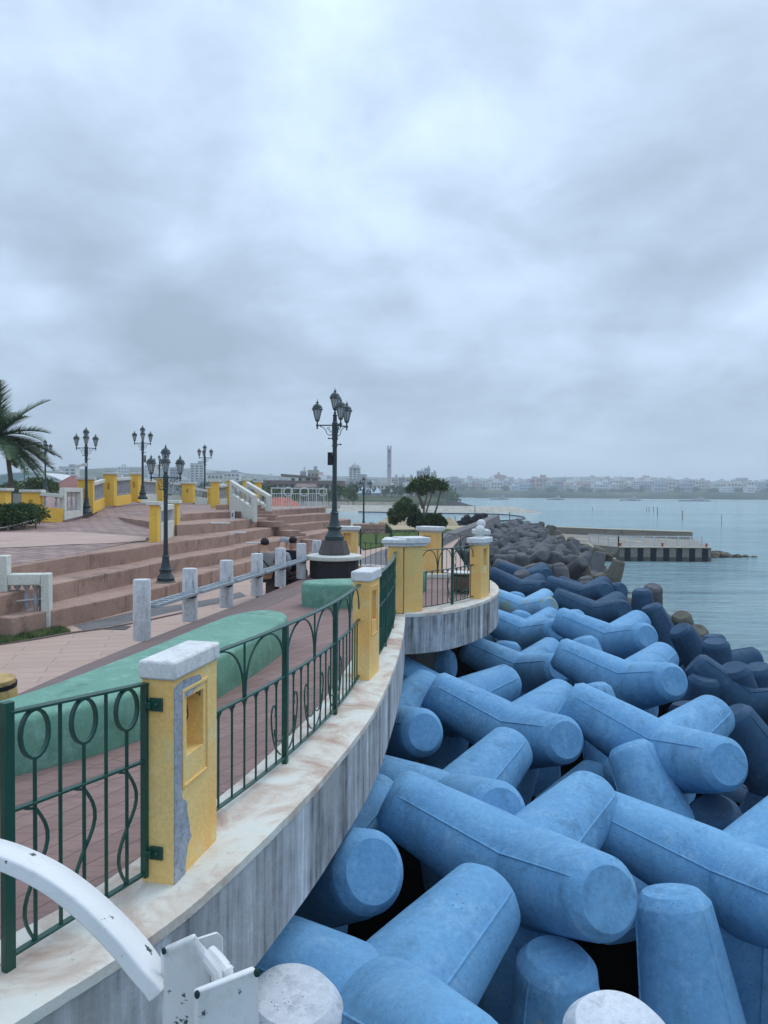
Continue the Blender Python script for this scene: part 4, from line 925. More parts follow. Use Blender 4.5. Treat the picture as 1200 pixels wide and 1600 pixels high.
# low balustrade at the far left with its white framed end
box_pillar('broad yellow post behind the clipped hedge', 33, 61, 806, 26.5, .84, .1)
box_pillar('yellow post cut off by the left edge, beside the hedge', -8, 8.5, 812, 24.5, .95, 0, niche=False)
w_ = dp(20, 800, 30); m = MB(); m.box((w_.x, w_.y, w_.z+.2), (1.7, .3, 1.1)); tag(obj('white_wall', m, M['cream'], bevel=.02), 'short white wall between the hedge and the palm trunk', 'wall')
balustrade('low grey and yellow balustrade between the hedge and the white framed end', dp(61, 806, 26.6), dp(97, 808.5, 27.2), .85, .3, .32, yellow=True)
def framed_panel(label, A, B, h, t=.18, hole=(.25, .22), zoff=(0, 0), nb=4):
    # upright white frame with balusters in its opening; top slopes by zoff
    A, B = Vector(A), Vector(B); r = thing('balustrade', label, 'balustrade', A, 0, 'white framed balustrade panels'); d = B-A; L_ = Vector((d.x, d.y)).length; V = Vector((d.x, d.y, 0)).normalized(); dz = d.z/L_
    n_ = Vector((V.y, -V.x, 0)); e, b = hole
    def q(s0, s1, z00, z01, z10, z11, nm, mat='cream'):
        m = MB(); rings = []
        for s, za, zb in ((s0, z00, z01), (s1, z10, z11)): rings.append([tuple(V*s+n_*(g*t/2)+Vector((0, 0, z))) for g, z in ((-1, za), (1, za), (1, zb), (-1, zb))])
        m.loft(rings); return obj(nm, m, M[mat], r, bevel=.008)
    T0, T1 = h+zoff[0], h+zoff[1]; g0, g1 = 0, d.z
    f = lambda s: lerp(T0, T1, s/L_)
    q(0, L_, T0-.16, T0, T1-.16, T1, 'handrail'); q(0, L_, g0-.1, g0+b+zoff[0]*1.0, g1-.1, g1*0+b+zoff[1]*1.0, 'plinth')
    q(0, e, b+zoff[0]+.001, T0-.161, b+zoff[0]+(zoff[1]-zoff[0])*e/L_+.001, f(e)-.161, 'frame_side'); q(L_-e, L_, b+lerp(zoff[0], zoff[1], 1-e/L_)+.001, f(L_-e)-.161, b+zoff[1]+.001, T1-.161, 'frame_side')
    for k in range(nb):
        s = e+(L_-2*e)*(k+.5)/nb; zb = b+lerp(zoff[0], zoff[1], s/L_); hh = h-.16-b
        o = bpy.data.objects.new('baluster', BALM['b']); COL.objects.link(o); o.parent = r; o.location = V*s+Vector((0, 0, zb)); o.scale = (.9, .9, hh/.66)
    return r
framed_panel('white framed balustrade end standing left of the lamp with the camera', dp(97, 808.5, 27.2), dp(126, 802, 29.2), 1.10, hole=(.25, .22), nb=3)
# gate-side panel between two yellow posts on the lower steps
box_pillar('yellow post at the near end of the short white balustrade on the steps', 233, 246, 848, 20.3, 1.03, 0, .26, niche=False)
box_pillar('yellow post at the far end of the short white balustrade on the steps', 264, 277, 840, 23.4, 1.08, 0, .26, niche=False)
framed_panel('short white balustrade panel on the steps behind the lowest lamp', dp(246, 846, 20.6), dp(268, 838.5, 23.3), 1.0, hole=(.10, .50), nb=6)
# stair balustrades
box_pillar('yellow post at the top left of the white stair walls', 329, 340.5, 789, 33, 1.02, 0, .3, niche=False)
box_pillar('second yellow post at the top of the white stair walls', 352.5, 361, 787, 34.5, 1.06, 0, .3, niche=False)
box_pillar('third yellow post, between the two sloping white stair walls', 379, 388.5, 787, 35.5, 1.10, 0, .3, niche=False)
box_pillar('last yellow post at the right of the stair walls', 397.5, 407, 785, 38, 1.02, 0, .3, niche=False)
balustrade('short grey balustrade between the first two yellow posts above the stair', dp(340.5, 787.5, 33.2), dp(353, 785, 34.5), .86, .2, .2)
def sloped_wall(label, a, b, h, dz):
    framed_panel(label, a, b, h, .16, (.32, .42), (dz, 0), 4)
A = dp(361, 806, 31.2); B = dp(399, 811.5, 28.6); A.z = B.z; sloped_wall('left one of the two sloping white stair walls with balusters', A, B, .93, .62)
A = dp(386, 803, 34.2); B = dp(422, 808.5, 31.2); A.z = B.z; sloped_wall('right one of the two sloping white stair walls, nearer the pink roof', A, B, .93, .62)
for k in range(4):
    p = dp(408-5*k, 806-3*k, 30.5+.5*k); m = MB(); m.box((p.x-.2, p.y+.3, .95+.12*k), (1.6, .5, .24)); tag(obj('stair_tread', m, M['tier'], bevel=.01), kind='structure')
# info plate
p = dp(363.5, 805, 26.0); m = MB(); m.box((p.x, p.y, p.z), (.135, .03, .34)); pl_ = obj('sign_plate', m, M['rail_white'], bevel=.004); tag(pl_, 'small white sign plate leaning on the upper steps by the stair wall', 'sign')
m = MB(); m.box((p.x, p.y-.02, p.z+.01), (.05, .012, .13)); obj('pictogram', m, M['asph'], pl_)
# white stepped balustrade in the left foreground
r = thing('stepped_balustrade', 'white stepped stair balustrade with grey balusters at the left edge, above the lawn', 'balustrade', (0, 0, 0), 0, 'white framed balustrade panels')
c0 = gp(80, 984, ZG); c0.z = ZG; Vd = Vector((-.985, -.17, 0)); nv = Vector((Vd.y, -Vd.x, 0)); th = .24
def slab(s0, s1, z0, z1, nm, mat='cream', t=th, off=0.0, bev=.02):
    m = MB(); c = c0+Vd*((s0+s1)/2)+nv*off; m.box((c.x, c.y, (z0+z1)/2), (s1-s0, t, z1-z0), math.atan2(Vd.y, Vd.x)); obj(nm, m, M[mat], r, bevel=bev)
zb = ZG-.02
slab(0, .14, zb, ZG+1.0, 'end_post'); slab(.141, .68, zb, ZG+.30, 'plinth'); slab(.141, .68, ZG+.80, ZG+.998, 'handrail'); slab(.681, .84, zb, ZG+1.32, 'end_post'); slab(.841, 2.6, zb, ZG+.62, 'plinth'); slab(.841, 2.6, ZG+1.12, ZG+1.318, 'handrail')
for k, s in enumerate((.25, .40, .55, .95, 1.12, 1.3, 1.5)):
    o = bpy.data.objects.new('baluster', BALM['b']); COL.objects.link(o); o.parent = r; c = c0+Vd*s; o.location = (c.x, c.y, ZG+(.30 if s < .7 else .62)); o.scale = (1.05, 1.05, .5/.66)
# low rope fence on the lawn
r = thing('lawn_fence', 'low wooden post with two pale rails guarding the lawn corner', 'fence')
q = gp(64, 984, ZG); m = MB(); m.box((q.x, q.y, ZG+.38), (.045, .045, .78)); obj('post', m, M['post_wood'], r, bevel=.004)
for z in (.50, .22): m = MB(); m.tube([(q.x+.12, q.y+.03, ZG+z+.06), (q.x, q.y-.03, ZG+z+.05), (q.x-1.0, q.y-.6, ZG+z), (q.x-2.4, q.y-1.5, ZG+z-.05)], .014, 8); obj('rail', m, M['rope'], r)

# ---------------------------------------------------------------- people on the far side of the white posts
def skin_mesh(name, pts, edges, radii, mat, parent=None, root=0, sub=2):
    me = bpy.data.meshes.new(name); me.from_pydata([tuple(p) for p in pts], edges, []); me.update(); o = bpy.data.objects.new(name, me); COL.objects.link(o)
    me.materials.append(mat); sk = o.modifiers.new('skin', 'SKIN'); sk.use_smooth_shade = True
    sv = me.skin_vertices[0].data if len(me.skin_vertices) else None
    if sv is None:
        bm = bmesh.new(); bm.from_mesh(me); lay = bm.verts.layers.skin.verify(); bm.to_mesh(me); bm.free(); sv = me.skin_vertices[0].data
    for i, rr in enumerate(radii): sv[i].radius = rr if isinstance(rr, tuple) else (rr, rr)
    sv[root].use_root = True; ss = o.modifiers.new('sub', 'SUBSURF'); ss.levels = sub; ss.render_levels = sub; o.parent = parent; return o
import bmesh
def person(label, loc, rz, top, bottom, lean=0.0, strap=False, hood=False, turn=0.0, shorts=True):
    # seated figure facing local +y, hips at z=0 (seat), ground 0.42 below
    r = thing('person', label, 'person', loc, rz, 'people sitting beyond the white posts'); r.scale = (1.14,)*3
    ly = lambda z: lean*z*z*1.2
    J = {'hip': (0, 0, .09), 'wst': (0, ly(.25)+.0, .25), 'chs': (0, ly(.42), .42), 'nck': (0, ly(.56), .555), 'hd0': (turn*.01, ly(.64)+.015, .62), 'hd1': (turn*.02, ly(.72)+.02, .70), 'hd2': (turn*.02, ly(.8)+.015, .79)}
    V = [J[k] for k in ('hip', 'wst', 'chs', 'nck', 'hd0', 'hd1', 'hd2')]; R_ = [(.15, .11), (.13, .095), (.155, .105), .052, (.062, .07), (.078, .092), (.052, .06)]
    Eg = [(0, 1), (1, 2), (2, 3), (3, 4), (4, 5), (5, 6)]
    for s in (-1, 1):
        b = len(V); V += [(s*.165, ly(.49), .49), (s*.225, ly(.3)+.10, .27), (s*.15, ly(.2)+.30, .18), (s*.11, ly(.2)+.38, .17)]; R_ += [.055, .042, .032, .028]; Eg += [(2, b), (b, b+1), (b+1, b+2), (b+2, b+3)]
        for f in range(4): V.append((s*(.11-.012+.018*f-.02*s), ly(.2)+.455-.008*abs(f-1.5), .155-.008*f)); R_.append(.009); Eg.append((b+3, len(V)-1))
        b2 = len(V); V += [(s*.10, .10, .07), (s*.13, .45, .08), (s*.12, .42, -.16), (s*.12, .42, -.36), (s*.12, .52, -.395)]; R_ += [.085, .06, .052, .036, (.04, .026)]; Eg += [(0, b2), (b2, b2+1), (b2+1, b2+2), (b2+2, b2+3), (b2+3, b2+4)]
    skin_mesh('body', V, Eg, R_, M['skin'], r)
    # shirt
    SV = [(0, 0, .07), J['wst'], (0, ly(.42), .42), (0, ly(.52), .515)]; SR = [(.172, .128), (.158, .118), (.178, .124), (.075, .07)]; SE = [(0, 1), (1, 2), (2, 3)]
    for s in (-1, 1):
        b = len(SV); SV += [(s*.17, ly(.49), .485), (s*.215, ly(.36)+.05, .36)]+([(s*.225, ly(.3)+.10, .27), (s*.16, ly(.2)+.28, .185)] if hood else []); SR += [.074, .066]+([.056, .046] if hood else []); SE += [(2, b)]+[(b+i, b+i+1) for i in range(1 if not hood else 3)]
    skin_mesh('shirt', SV, SE, SR, M[top], r)
    PV = [(0, 0, .05)]; PR = [(.165, .115)]; PE = []
    for s in (-1, 1):
        b = len(PV); PV += [(s*.10, .12, .07), (s*.13, .42, .085)]+([] if shorts else [(s*.125, .44, -.1), (s*.12, .42, -.33)]); PR += [.10, .078]+([] if shorts else [.07, .055]); PE += [(0, b), (b, b+1)]+([] if shorts else [(b+1, b+2), (b+2, b+3)])
    skin_mesh('shorts' if shorts else 'trousers', PV, PE, PR, M[bottom], r)
    for s in (-1, 1):
        m = MB(); m.sphere((s*.12, .47, -.395), .05, 12, 8, (.85, 2.1, .6)); obj('shoe', m, M['blackcloth'], r)
    m = MB(); hx, hy = J['hd1'][0], J['hd1'][1]
    m.sphere((hx, hy-.012, .735), .093, 20, 14, (.92, 1.05, .98)); n = len(m.v)
    for i in range(n):   # cut the cap of hair back from the face
        x, y, z = m.v[i]
        if y > hy+.045: m.v[i] = (x, hy+.045+(y-hy-.045)*.35, z)
        if z < .69: m.v[i] = (m.v[i][0]*.93, m.v[i][1], .69+(z-.69)*.6)
    if hood:
        h = obj('hood', m, M[top], r); h.scale = (1.12, 1.12, 1.03)
    else: obj('hair', m, M['hair'], r)
    m = MB()
    for s in (-1, 1): m.sphere((hx+s*.084, hy, .70), .022, 8, 6, (.4, .8, 1.2))
    m.sphere((hx, hy+.105, .69), .016, 8, 6, (.8, 1.2, 1.4)); obj('ears_and_nose', m, M['skin'], r)
    m = MB()
    for s in (-1, 1): m.sphere((hx+s*.032, hy+.088, .715), .011, 8, 6)
    obj('eyes', m, M['hair'], r)
    m = MB(); m.sphere((hx, hy+.092, .655), .02, 8, 6, (1.1, .4, .3)); obj('mouth', m, M['red'], r)
    if strap:
        P = [(-.13, ly(.5)-.06, .55), (-.05, ly(.4)-.138, .40), (.06, ly(.3)-.135, .27), (.17, ly(.2)-.06, .15), (.19, .05, .12)]
        m = MB(); m.tube([tuple(p) for p in smooth_line([Vector(p) for p in P], 4)], .013, 8); obj('bag_strap', m, M['blackcloth'], r)
    return r
SZ = .03
pA = dp(414, 905, 16.6); person('man in grey t-shirt, black strap across his back, sitting behind the fourth white post', (pA.x, pA.y, SZ), rad(12), 'tee', 'blackcloth', .12, True)
pB = dp(431, 905, 16.9); person('hunched figure in a pale grey hooded top, mostly hidden behind the fifth white post', (pB.x, pB.y, SZ-.05), rad(-10), 'hoodie', 'blackcloth', .75, False, True, shorts=False)
pC = dp(454, 900, 17.6); person('person in a black t-shirt between the fifth and sixth white posts', (pC.x, pC.y, SZ-.02), rad(-18), 'blackcloth', 'blackcloth', .1, turn=1, shorts=False)
m = MB()
a, b = Vector((pA.x-.2, pA.y+.02)), Vector((pC.x+.25, pC.y+.05)); ang = math.atan2(b.y-a.y, b.x-a.x); c = (a+b)/2
r = thing('stone_bench', 'low dark bench slab under the three seated people', 'bench', (c.x, c.y, 0), ang)
m.box((0, .06, SZ-.055), ((b-a).length, .30, .05)); obj('seat', m, M['ped_brown'], r, bevel=.006)
for s in (-.2, .7): m = MB(); m.box((s, .08, (SZ-.08+ZG)/2), (.10, .24, SZ-.08-ZG)); obj('leg', m, M['ped_brown'], r, bevel=.006)

# ---------------------------------------------------------------- white curved railing at the viewer's elbow
r = thing('foreground_railing', 'chipped white painted steel railing curving across the bottom left corner, close to the viewer', 'railing')
def nr(u, v, d): return dp(u, v, d)
ctr = [(-75, 1318, 1.00), (-20, 1328, .99), (30, 1345, .98), (80, 1370, .97), (125, 1402, .96), (165, 1438, .95), (200, 1475, .94), (232, 1516, .93), (252, 1545, .925)]
path = smooth_line([nr(*c) for c in ctr], 4); m = MB()
rings = []
for i, p in enumerate(path):
    t = (path[min(i+1, len(path)-1)]-path[max(i-1, 0)]).normalized(); a = t.cross(Vector((-.12, .25, .95))).normalized(); b_ = a.cross(t).normalized()
    w, h = .027, .010; rings.append([p+a*w+b_*(h-.003), p+a*(w-.004)+b_*h, p-a*(w-.004)+b_*h, p-a*w+b_*(h-.003), p-a*w-b_*h, p+a*w-b_*h])
m.loft(rings); obj('curved_top_bar', m, M['chip_white'], r, sharp=40, bevel=.0015)
def slabpx(pts, d0, d1, th, nm, mat='chip_white'):
    # plate from four image-plane corners at real distances, extruded by th away from the viewer
    P = [nr(u, v, d) for (u, v), d in zip(pts, [d0]*10 if not isinstance(d0, (list, tuple)) else d0)]; n = (P[1]-P[0]).cross(P[2]-P[0]).normalized()
    if n.y < 0: n = -n
    m = MB(); k = len(P); m.v = [tuple(p) for p in P]+[tuple(p+n*th) for p in P]; m.f = [tuple(range(k-1, -1, -1)), tuple(range(k, 2*k))]+[(i, (i+1) % k, k+(i+1) % k, k+i) for i in range(k)]
    obj(nm, m, M[mat], r, bevel=.003, sharp=30)
slabpx([(254, 1488), (300, 1468), (330, 1517), (336, 1760), (254, 1760)], [.90, .88, .90, .90, .90], 0, .010, 'upright_plate')
slabpx([(254, 1482), (340, 1454), (350, 1464), (351, 1760), (262, 1760)], [.925, .99, .99, .99, .925], 0, .008, 'rear_plate')
slabpx([(306, 1550), (400, 1513), (405, 1528), (407, 1760), (306, 1760)], [.84, .88, .88, .88, .84], 0, .011, 'front_plate')
m = MB(); m.tube([nr(300, 1474, .90), nr(318, 1494, .90), nr(338, 1520, .895), nr(341, 1545, .89), nr(341, 1700, .89)], .0075, 8); obj('welded_strap', m, M['chip_white'], r)
m = MB(); m.tube([nr(328, 1488, .94), nr(340, 1500, .93), nr(356, 1520, .91), nr(362, 1540, .905)], .009, 10); obj('bolt_rod', m, M['chip_white'], r)
for (u, v, d, s) in ((256, 1486, .895, .005), (401, 1520, .872, .006), (308, 1554, .835, .0055)):
    m = MB(); p = nr(u, v, d); m.sphere(p, s*.62, 8, 6, (1, .7, 1.5)); obj('paint_chip', m, M['chip_dark'], r)

# ---------------------------------------------------------------- plants near the plaza
def leaf_cloud(mb, c, rad3, n, ls, seed=0, shell=.55, up_bias=.2):
    random.seed(seed)
    for _ in range(n):
        while True:
            v = Vector((random.uniform(-1, 1), random.uniform(-1, 1), random.uniform(-1, 1)))
            if shell < v.length < 1: break
        v = v*random.uniform(.8, 1.18) if rad3[0] > .15 else v
        p = Vector(c)+Vector((v.x*rad3[0], v.y*rad3[1], v.z*rad3[2])); d = (v+Vector((random.gauss(0, .4), random.gauss(0, .4), random.gauss(0, .4)+up_bias))).normalized()
        s = d.cross(Vector((random.gauss(0, 1), random.gauss(0, 1), random.gauss(0, 1)))).normalized()*ls*.28
        l_ = ls*random.uniform(.6, 1.3); mb.add([p-s*.5, p+d*l_*.5-s, p+d*l_, p+d*l_*.5+s], [(0, 1, 2, 3)])
# palm
pz = dp(16, 772, 29); r = thing('palm_tree', 'palm tree at the left edge with long feathery fronds over the hedge', 'palm tree', pz)
m = MB(); m.tube([(0, 0, -.6), (.02, 0, .6), (-.1, 0, 1.6), (-.40, 0, 2.25)], .095, 10, .075); obj('trunk', m, M['bark'], r)
random.seed(12); crown = (-.45, 0, 2.25)
for k in range(44):
    az = 2*math.pi*k*.382+random.uniform(-.2, .2); el = rad(random.choice([-35, -18, -5, 5, 14, 24, 36, 55])+random.uniform(-6, 6)); Lf = random.uniform(2.1, 2.7); m = MB(); P = []; p = Vector(crown); d = Vector((math.cos(az)*math.cos(el), math.sin(az)*math.cos(el), math.sin(el)))
    for s in range(15): P.append(p.copy()); p = p+d*Lf/14; d = (d+Vector((0, 0, -.045))).normalized()
    m.tube(P, .016, 5, .004); sd_ = d.cross(Vector((0, 0, 1))).normalized()
    for i in range(3, 98):
        s = i/7; a = P[min(int(s), 14)].lerp(P[min(int(s)+1, 14)], s-int(s)); t_ = (P[min(int(s)+1, 14)]-P[max(int(s)-1, 0)]).normalized(); upv = sd_.cross(t_).normalized()
        for g in (-1, 1):
            ll = .72*math.sin(math.pi*min(1, (i+12)/108))**.6*random.uniform(.8, 1.1); dr = (t_*.75+sd_*g*.75+upv*.30+Vector((0, 0, random.uniform(-.25, .1)))).normalized(); w = t_*.019
            m.add([a-w, a+w, a+dr*ll], [(0, 1, 2)])
    obj('frond', m, M['leaf_palm'], r, flat=True)
# hedge by the palm
r = thing('hedge', 'clipped dark green hedge behind a thin wooden rail at the left edge', 'hedge')
cc = [dp(u, v, d) for u, v, d in ((-20, 806, 22), (5, 806, 22.4), (25, 804, 23), (42, 803, 24))]; m = MB()
for i, c in enumerate(cc): leaf_cloud(m, (c.x, c.y, c.z+.0), (.62, .5, .31), 2400, .085, i, .2)
obj('foliage', m, M['leaf'], r, flat=True)
m = MB(); c = cc[1]
for q in cc: m.sphere((q.x, q.y, q.z-.14), .4, 10, 8, (1, .8, .5))
obj('branches', m, M['leaf_palm'], r)
m = MB(); zz = [dp(u, v, 21.5+i*.6) for i, (u, v) in enumerate(((-10, 826), (12, 823), (41, 816), (56, 812)))]
m.tube([(p.x, p.y, p.z) for p in zz], .015, 6)
r2 = thing('hedge_rail', 'thin wooden rail along the foot of the clipped hedge', 'railing'); obj('rail', m, M['rope'], r2)
for p in zz: m = MB(); m.box((p.x, p.y, p.z-.12), (.05, .05, .36)); obj('post', m, M['post_wood'], r2)
# lawn beyond the platform with brush trees
LG = [gp(u, v, ZG+.06) for u, v in ((568, 858), (612, 850), (700, 836), (722, 830), (700, 826), (600, 828), (545, 834))]
m = MB(); m.prism([(p.x, p.y) for p in LG], ZG, ZG+.06); tag(obj('lawn', m, M['grass']), kind='structure')
def coping(pts, z, w, h, label):
    m = MB(); m.bar([(p.x, p.y, z) for p in pts], w, h); return tag(obj('breakwater_wall', m, M['asph'], bevel=.02), label, 'wall')
CP = [Vector((.2, 21, 0)), Vector((1.0, 27.6, 0)), Vector((2.9, 37, 0)), Vector((6.6, 52.8, 0)), Vector((11.2, 74, 0))]
m = MB(); m.loft([[(p.x-.35, p.y, -.15), (p.x+.35, p.y, -.15), (p.x+.9, p.y, -3.0), (p.x-.5, p.y, -3.0)] for p in smooth_line(CP, 4)]); tag(obj('breakwater_wall', m, M['asph']), 'long low grey concrete wall holding back the grey tetrapods', 'wall')
m = MB(); PP = [gp(u, v, ZG+.004) for u, v in ((560, 905), (640, 880), (700, 850), (735, 830), (718, 829), (640, 845), (590, 862), (560, 875))]
m.add(PP, [tuple(range(len(PP)))]); tag(obj('grey_path', m, M['asph'], flat=True), kind='structure')
pb = dp(577, 846, 44); m = MB(); m.box((pb.x, pb.y, ZG+.30), (1.9, 1.5, .62)); tag(obj('lamp_plinth', m, M['tier'], bevel=.02), 'pink brown block under the distant lamp right of the big lamp', 'plinth')
def spiky(mb, c, rr, n, w, seed):
    # rosettes of long narrow arching leaves
    random.seed(seed); c = Vector(c)
    for _ in range(9):
        b = c+Vector((random.uniform(-.55, .55)*rr[0], random.uniform(-.55, .55)*rr[1], random.uniform(-.5, .35)*rr[2]))
        for _ in range(n):
            a = random.uniform(0, 6.283); e = random.uniform(-.35, 1.35); d = Vector((math.cos(a)*math.cos(e), math.sin(a)*math.cos(e), math.sin(e)))
            L = rr[0]*random.uniform(.45, .85); s = d.cross(Vector((0, 0, 1))).normalized()*w; p1 = b+d*L*.55; p2 = b+d*L+Vector((0, 0, -.22*L)); mb.add([b-s*.6, b+s*.6, p1+s, p1-s], [(0, 1, 2, 3)]); mb.add([p1-s, p1+s, p2], [(0, 1, 2)])
def trunk_tree(name, label, base, stems, crowns, leafmat, ls, n, group='trees behind the platform', shell=1.1, dense=0):
    r = thing(name, label, 'tree', base, 0, group)
    for s in stems: m = MB(); m.tube([tuple(p) for p in smooth_line([Vector(p) for p in s], 4)], .07, 8, .04); obj('trunk', m, M['bark'], r)
    m = MB()
    for k, (c, rr) in enumerate(crowns):
        spiky(m, c, [q*shell for q in rr], n, ls, 40+k)
        if dense: leaf_cloud(m, c, rr, dense, .2, 60+k, .3, .3)
    obj('crown', m, leafmat, r, flat=True); return r
tb = dp(664, 822, 47); S_ = 47/FPX
def px(u, v, y=0): return ((u-664)*S_, y, (822-v)*S_)
random.seed(2); cr_ = []
for u, v, rr in ((652, 756, 11), (665, 752, 12), (678, 755, 11), (690, 757, 7), (658, 764, 8), (672, 762, 9), (645, 760, 7), (692, 762, 6), (640, 765, 5), (660, 768, 5)):
    cr_.append((px(u, v, random.uniform(-.3, .3)), (rr*S_, rr*S_, rr*S_*.72)))
trunk_tree('brush_tree', 'tall multi-stemmed tree with flat brushy crowns behind the broad yellow pillar', tb, [[px(664, 824), px(663, 805), px(660, 785, .1), px(652, 770, .1)], [px(664, 822), px(666, 800, -.1), px(672, 780), px(678, 762)], [px(664, 815), px(662, 795), px(666, 775), px(664, 760)], [px(676, 812, .4), px(682, 795, .3), px(686, 778, .2), px(690, 760)], [px(660, 795), px(655, 780), px(648, 766)]], cr_, M['leaf_brush'], .014, 110, dense=160)
cr_ = []
for u, v, rr in ((628, 796, 13), (640, 797, 11), (618, 804, 10), (633, 788, 9), (646, 803, 8), (615, 812, 6), (624, 806, 9)): cr_.append((px(u, v, random.uniform(-.3, .3)), (rr*S_, rr*S_, rr*S_*.8)))
trunk_tree('brush_tree', 'low round tree leaning left behind the double pillar', tb, [[px(650, 826), px(645, 814), px(636, 802)]], cr_, M['leaf_brush'], .013, 90, dense=1100)
cr_ = [(px(u, v, random.uniform(-.4, .4)), (rr*S_, rr*S_, rr*S_*.8)) for u, v, rr in ((645, 815, 8), (652, 810, 9), (660, 816, 8), (672, 812, 10), (683, 812, 10), (690, 817, 7), (678, 818, 8))]
r = thing('shrub', 'dark dense shrub at the foot of the multi-stemmed tree', 'shrub', tb); m = MB()
for k, (c, rr) in enumerate(cr_): leaf_cloud(m, c, rr, 900, .16, k, .2)
obj('foliage', m, M['leaf'], r, flat=True)
r = thing('shrub', 'pale green leafy shrub on the lawn beside the distant lamp', 'shrub', tb); m = MB()
for k, (u, v, rr) in enumerate(((582, 823, 5), (590, 826, 6), (598, 823, 6), (592, 832, 5), (604, 826, 4), (578, 828, 3))): leaf_cloud(m, px(u, v, -3), (rr*S_, rr*S_, rr*S_*.8), 420, .22, k, .1)
obj('foliage', m, M['leaf_pale'], r, flat=True)
# ---------------------------------------------------------------- land and water beyond
def fbm(x, y, s=1.0, o=4):
    from mathutils import noise
    return noise.fractal(Vector((x*s, y*s, 3.7)), 1.0, 2.0, o)
m = MB(); rows = []
for j in range(40):
    y = 46+2.3*j; row = []
    for i in range(46):
        x = -70+ (i/45)*(70+ {0: 5.0}.get(0)+ (y-46)*.13)
        base = ZG-.012 if y < 52 else (lerp(ZG, -1.5, (y-52)/28) if y < 80 else lerp(-1.5, -3.6, (y-80)/52))
        row.append((x, y, base + (.10*fbm(x, y, .25) if y > 55 else 0)))
    rows.append(row)
m.loft(rows, closed=False); tag(obj('beach', m, M['sand'], sharp=80), kind='structure')
for (u, d, w, dd, h) in ((625, 74, 2.2, 3, 1.0), (606, 76, 1.7, 2.5, .7), (702, 72, 1.3, 2.2, .95)):
    c = dp(u, 790, d); m = MB(); rr = []
    for k in range(12):
        a = k/11; rr.append([(c.x+w*(1-a)**.6*math.cos(t)*(1+.1*math.sin(3*t)), d+dd*(1-a)**.6*math.sin(t), -1.9+(h+.55)*a**.8+.05*math.sin(5*t+k)) for t in [2*math.pi*i/28 for i in range(28)]])
    m.loft(rr); tag(obj('sand_mound', m, M['sand'], sharp=80), kind='structure')
def lerpt(t, tab):
    for (a, b), (c, d) in zip(tab, tab[1:]):
        if t <= c: return lerp(b, d, max(0, (t-a)/(c-a)))
    return tab[-1][1]
SH = [(-2000, 228), (10, 228), (24, 235), (40, 420), (70, 800), (110, 835), (400, 790), (900, 760), (3000, 760)]
def shore(x): return lerpt(x, SH)
def hz_(x, y):
    s = y-shore(x); near = x < 60
    e = -3.3+min(s, 4)*.6 if s < 4 else -.9+min(1, (s-4)/60)*1.4
    r1 = math.exp(-((y-1150)/330)**2)*(15+5*fbm(x, 0, .004)); r2 = 1/(1+math.exp(-(y-1500)/120))*(42+9*fbm(x, 9, .003)); r0 = 0
    if x < -150: r2 += math.exp(-((x+450)/170)**2)*math.exp(-((y-1350)/420)**2)*26
    far = 1/(1+math.exp(-(y-2300)/150))*(8+6*fbm(x, 40, .002))
    return e+max(0, r1)+max(0, r2)+max(0, far)+ (1.6*fbm(x, y, .02) if y > 850 else 0)
m = MB(); rows = []
for j in range(90):
    t = j/89; row = []
    for i in range(150):
        x = -1500+3900*i/149 if not 40 < i < 70 else -1500+3900*i/149
        y = shore(x)-1+ (3000-shore(x))*t**2.0
        row.append((x, y, hz_(x, y) if j else -4.0))
    rows.append(row)
def hill_mat():
    mm = Mat('wooded_hills', .95, .1, coord='World')
    a = mm.ramp(mm.noise(.018, 8, .68), [(.35, (.022, .04, .022)), (.5, (.05, .075, .035)), (.62, (.11, .115, .07)), (.72, (.22, .2, .16))])
    mm.color(a).bump(mm.noise(.06, 6, .7), 1.0, 4.0); return mm.m
M['hill'] = hill_mat(); m.loft(rows, closed=False); tag(obj('hills', m, M['hill'], sharp=80), kind='structure')
m = MB(); L_ = [(x, 229.5) for x in range(-420, 12, 12)]
m.add([(x, y, -.88) for x, y in L_]+[(x-20, 560, -.2) for x, y in L_], [(i, i+1, len(L_)+i+1, len(L_)+i) for i in range(len(L_)-1)]); tag(obj('dry_grass_field', m, M['dry_grass'], flat=True), kind='structure')
m = MB(); m.bar([(-420, 226.5, -2.1), (2, 226.5, -2.1), (8, 224, -2.1)], 2.2, 2.5); tag(obj('stone_sea_wall', m, M['sandstone']), 'long pale stone sea wall across the inlet behind the big lamp', 'wall')
m = MB(); m.add([(-420, 214, -3.17), (-2, 214, -3.17), (6, 222, -3.15), (6, 226, -2.9), (-420, 226, -2.9)], [(0, 1, 2, 3, 4)]); tag(obj('far_beach', m, M['sand'], flat=True), kind='structure')
M['white_sand'] = weathered('white_sand', (.55, .52, .46), (.66, .63, .57), (.35, .34, .28), .02, .95, .2, 1, coord='World')
def groyne(label, x0, x1, y, w, zt, mat, tip=6, name='rock_groyne'):
    random.seed(int(x1*7)); m = MB(); n = int((x1-x0)/1.2); rings = []
    for i in range(n+1):
        x = lerp(x0, x1, i/n); k = min(1, (x1-x)/tip); z = lerp(-3.5, zt, k); rings.append([(x, y-w*k*1.4-.5+random.uniform(-.25, .25), -3.6), (x, y-w*.95*k, lerp(-3.5, z, .55)+random.uniform(-.2, .2)), (x, y-w*.5*k, z), (x, y+w*.5*k, z), (x, y+w*k+.5, -3.6)])
    m.loft(rings); return tag(obj(name, m, mat, sharp=20), label, 'groyne')
groyne('long low rock groyne across the water, pointing right behind the tree group', -12, 45, 204, 3.0, -1.5, M['sandstone'], 9)
groyne('short dark breakwater behind the rock groyne, sloping into the water', 8, 38, 300, 6, -.75, M['black_rock'], 10)
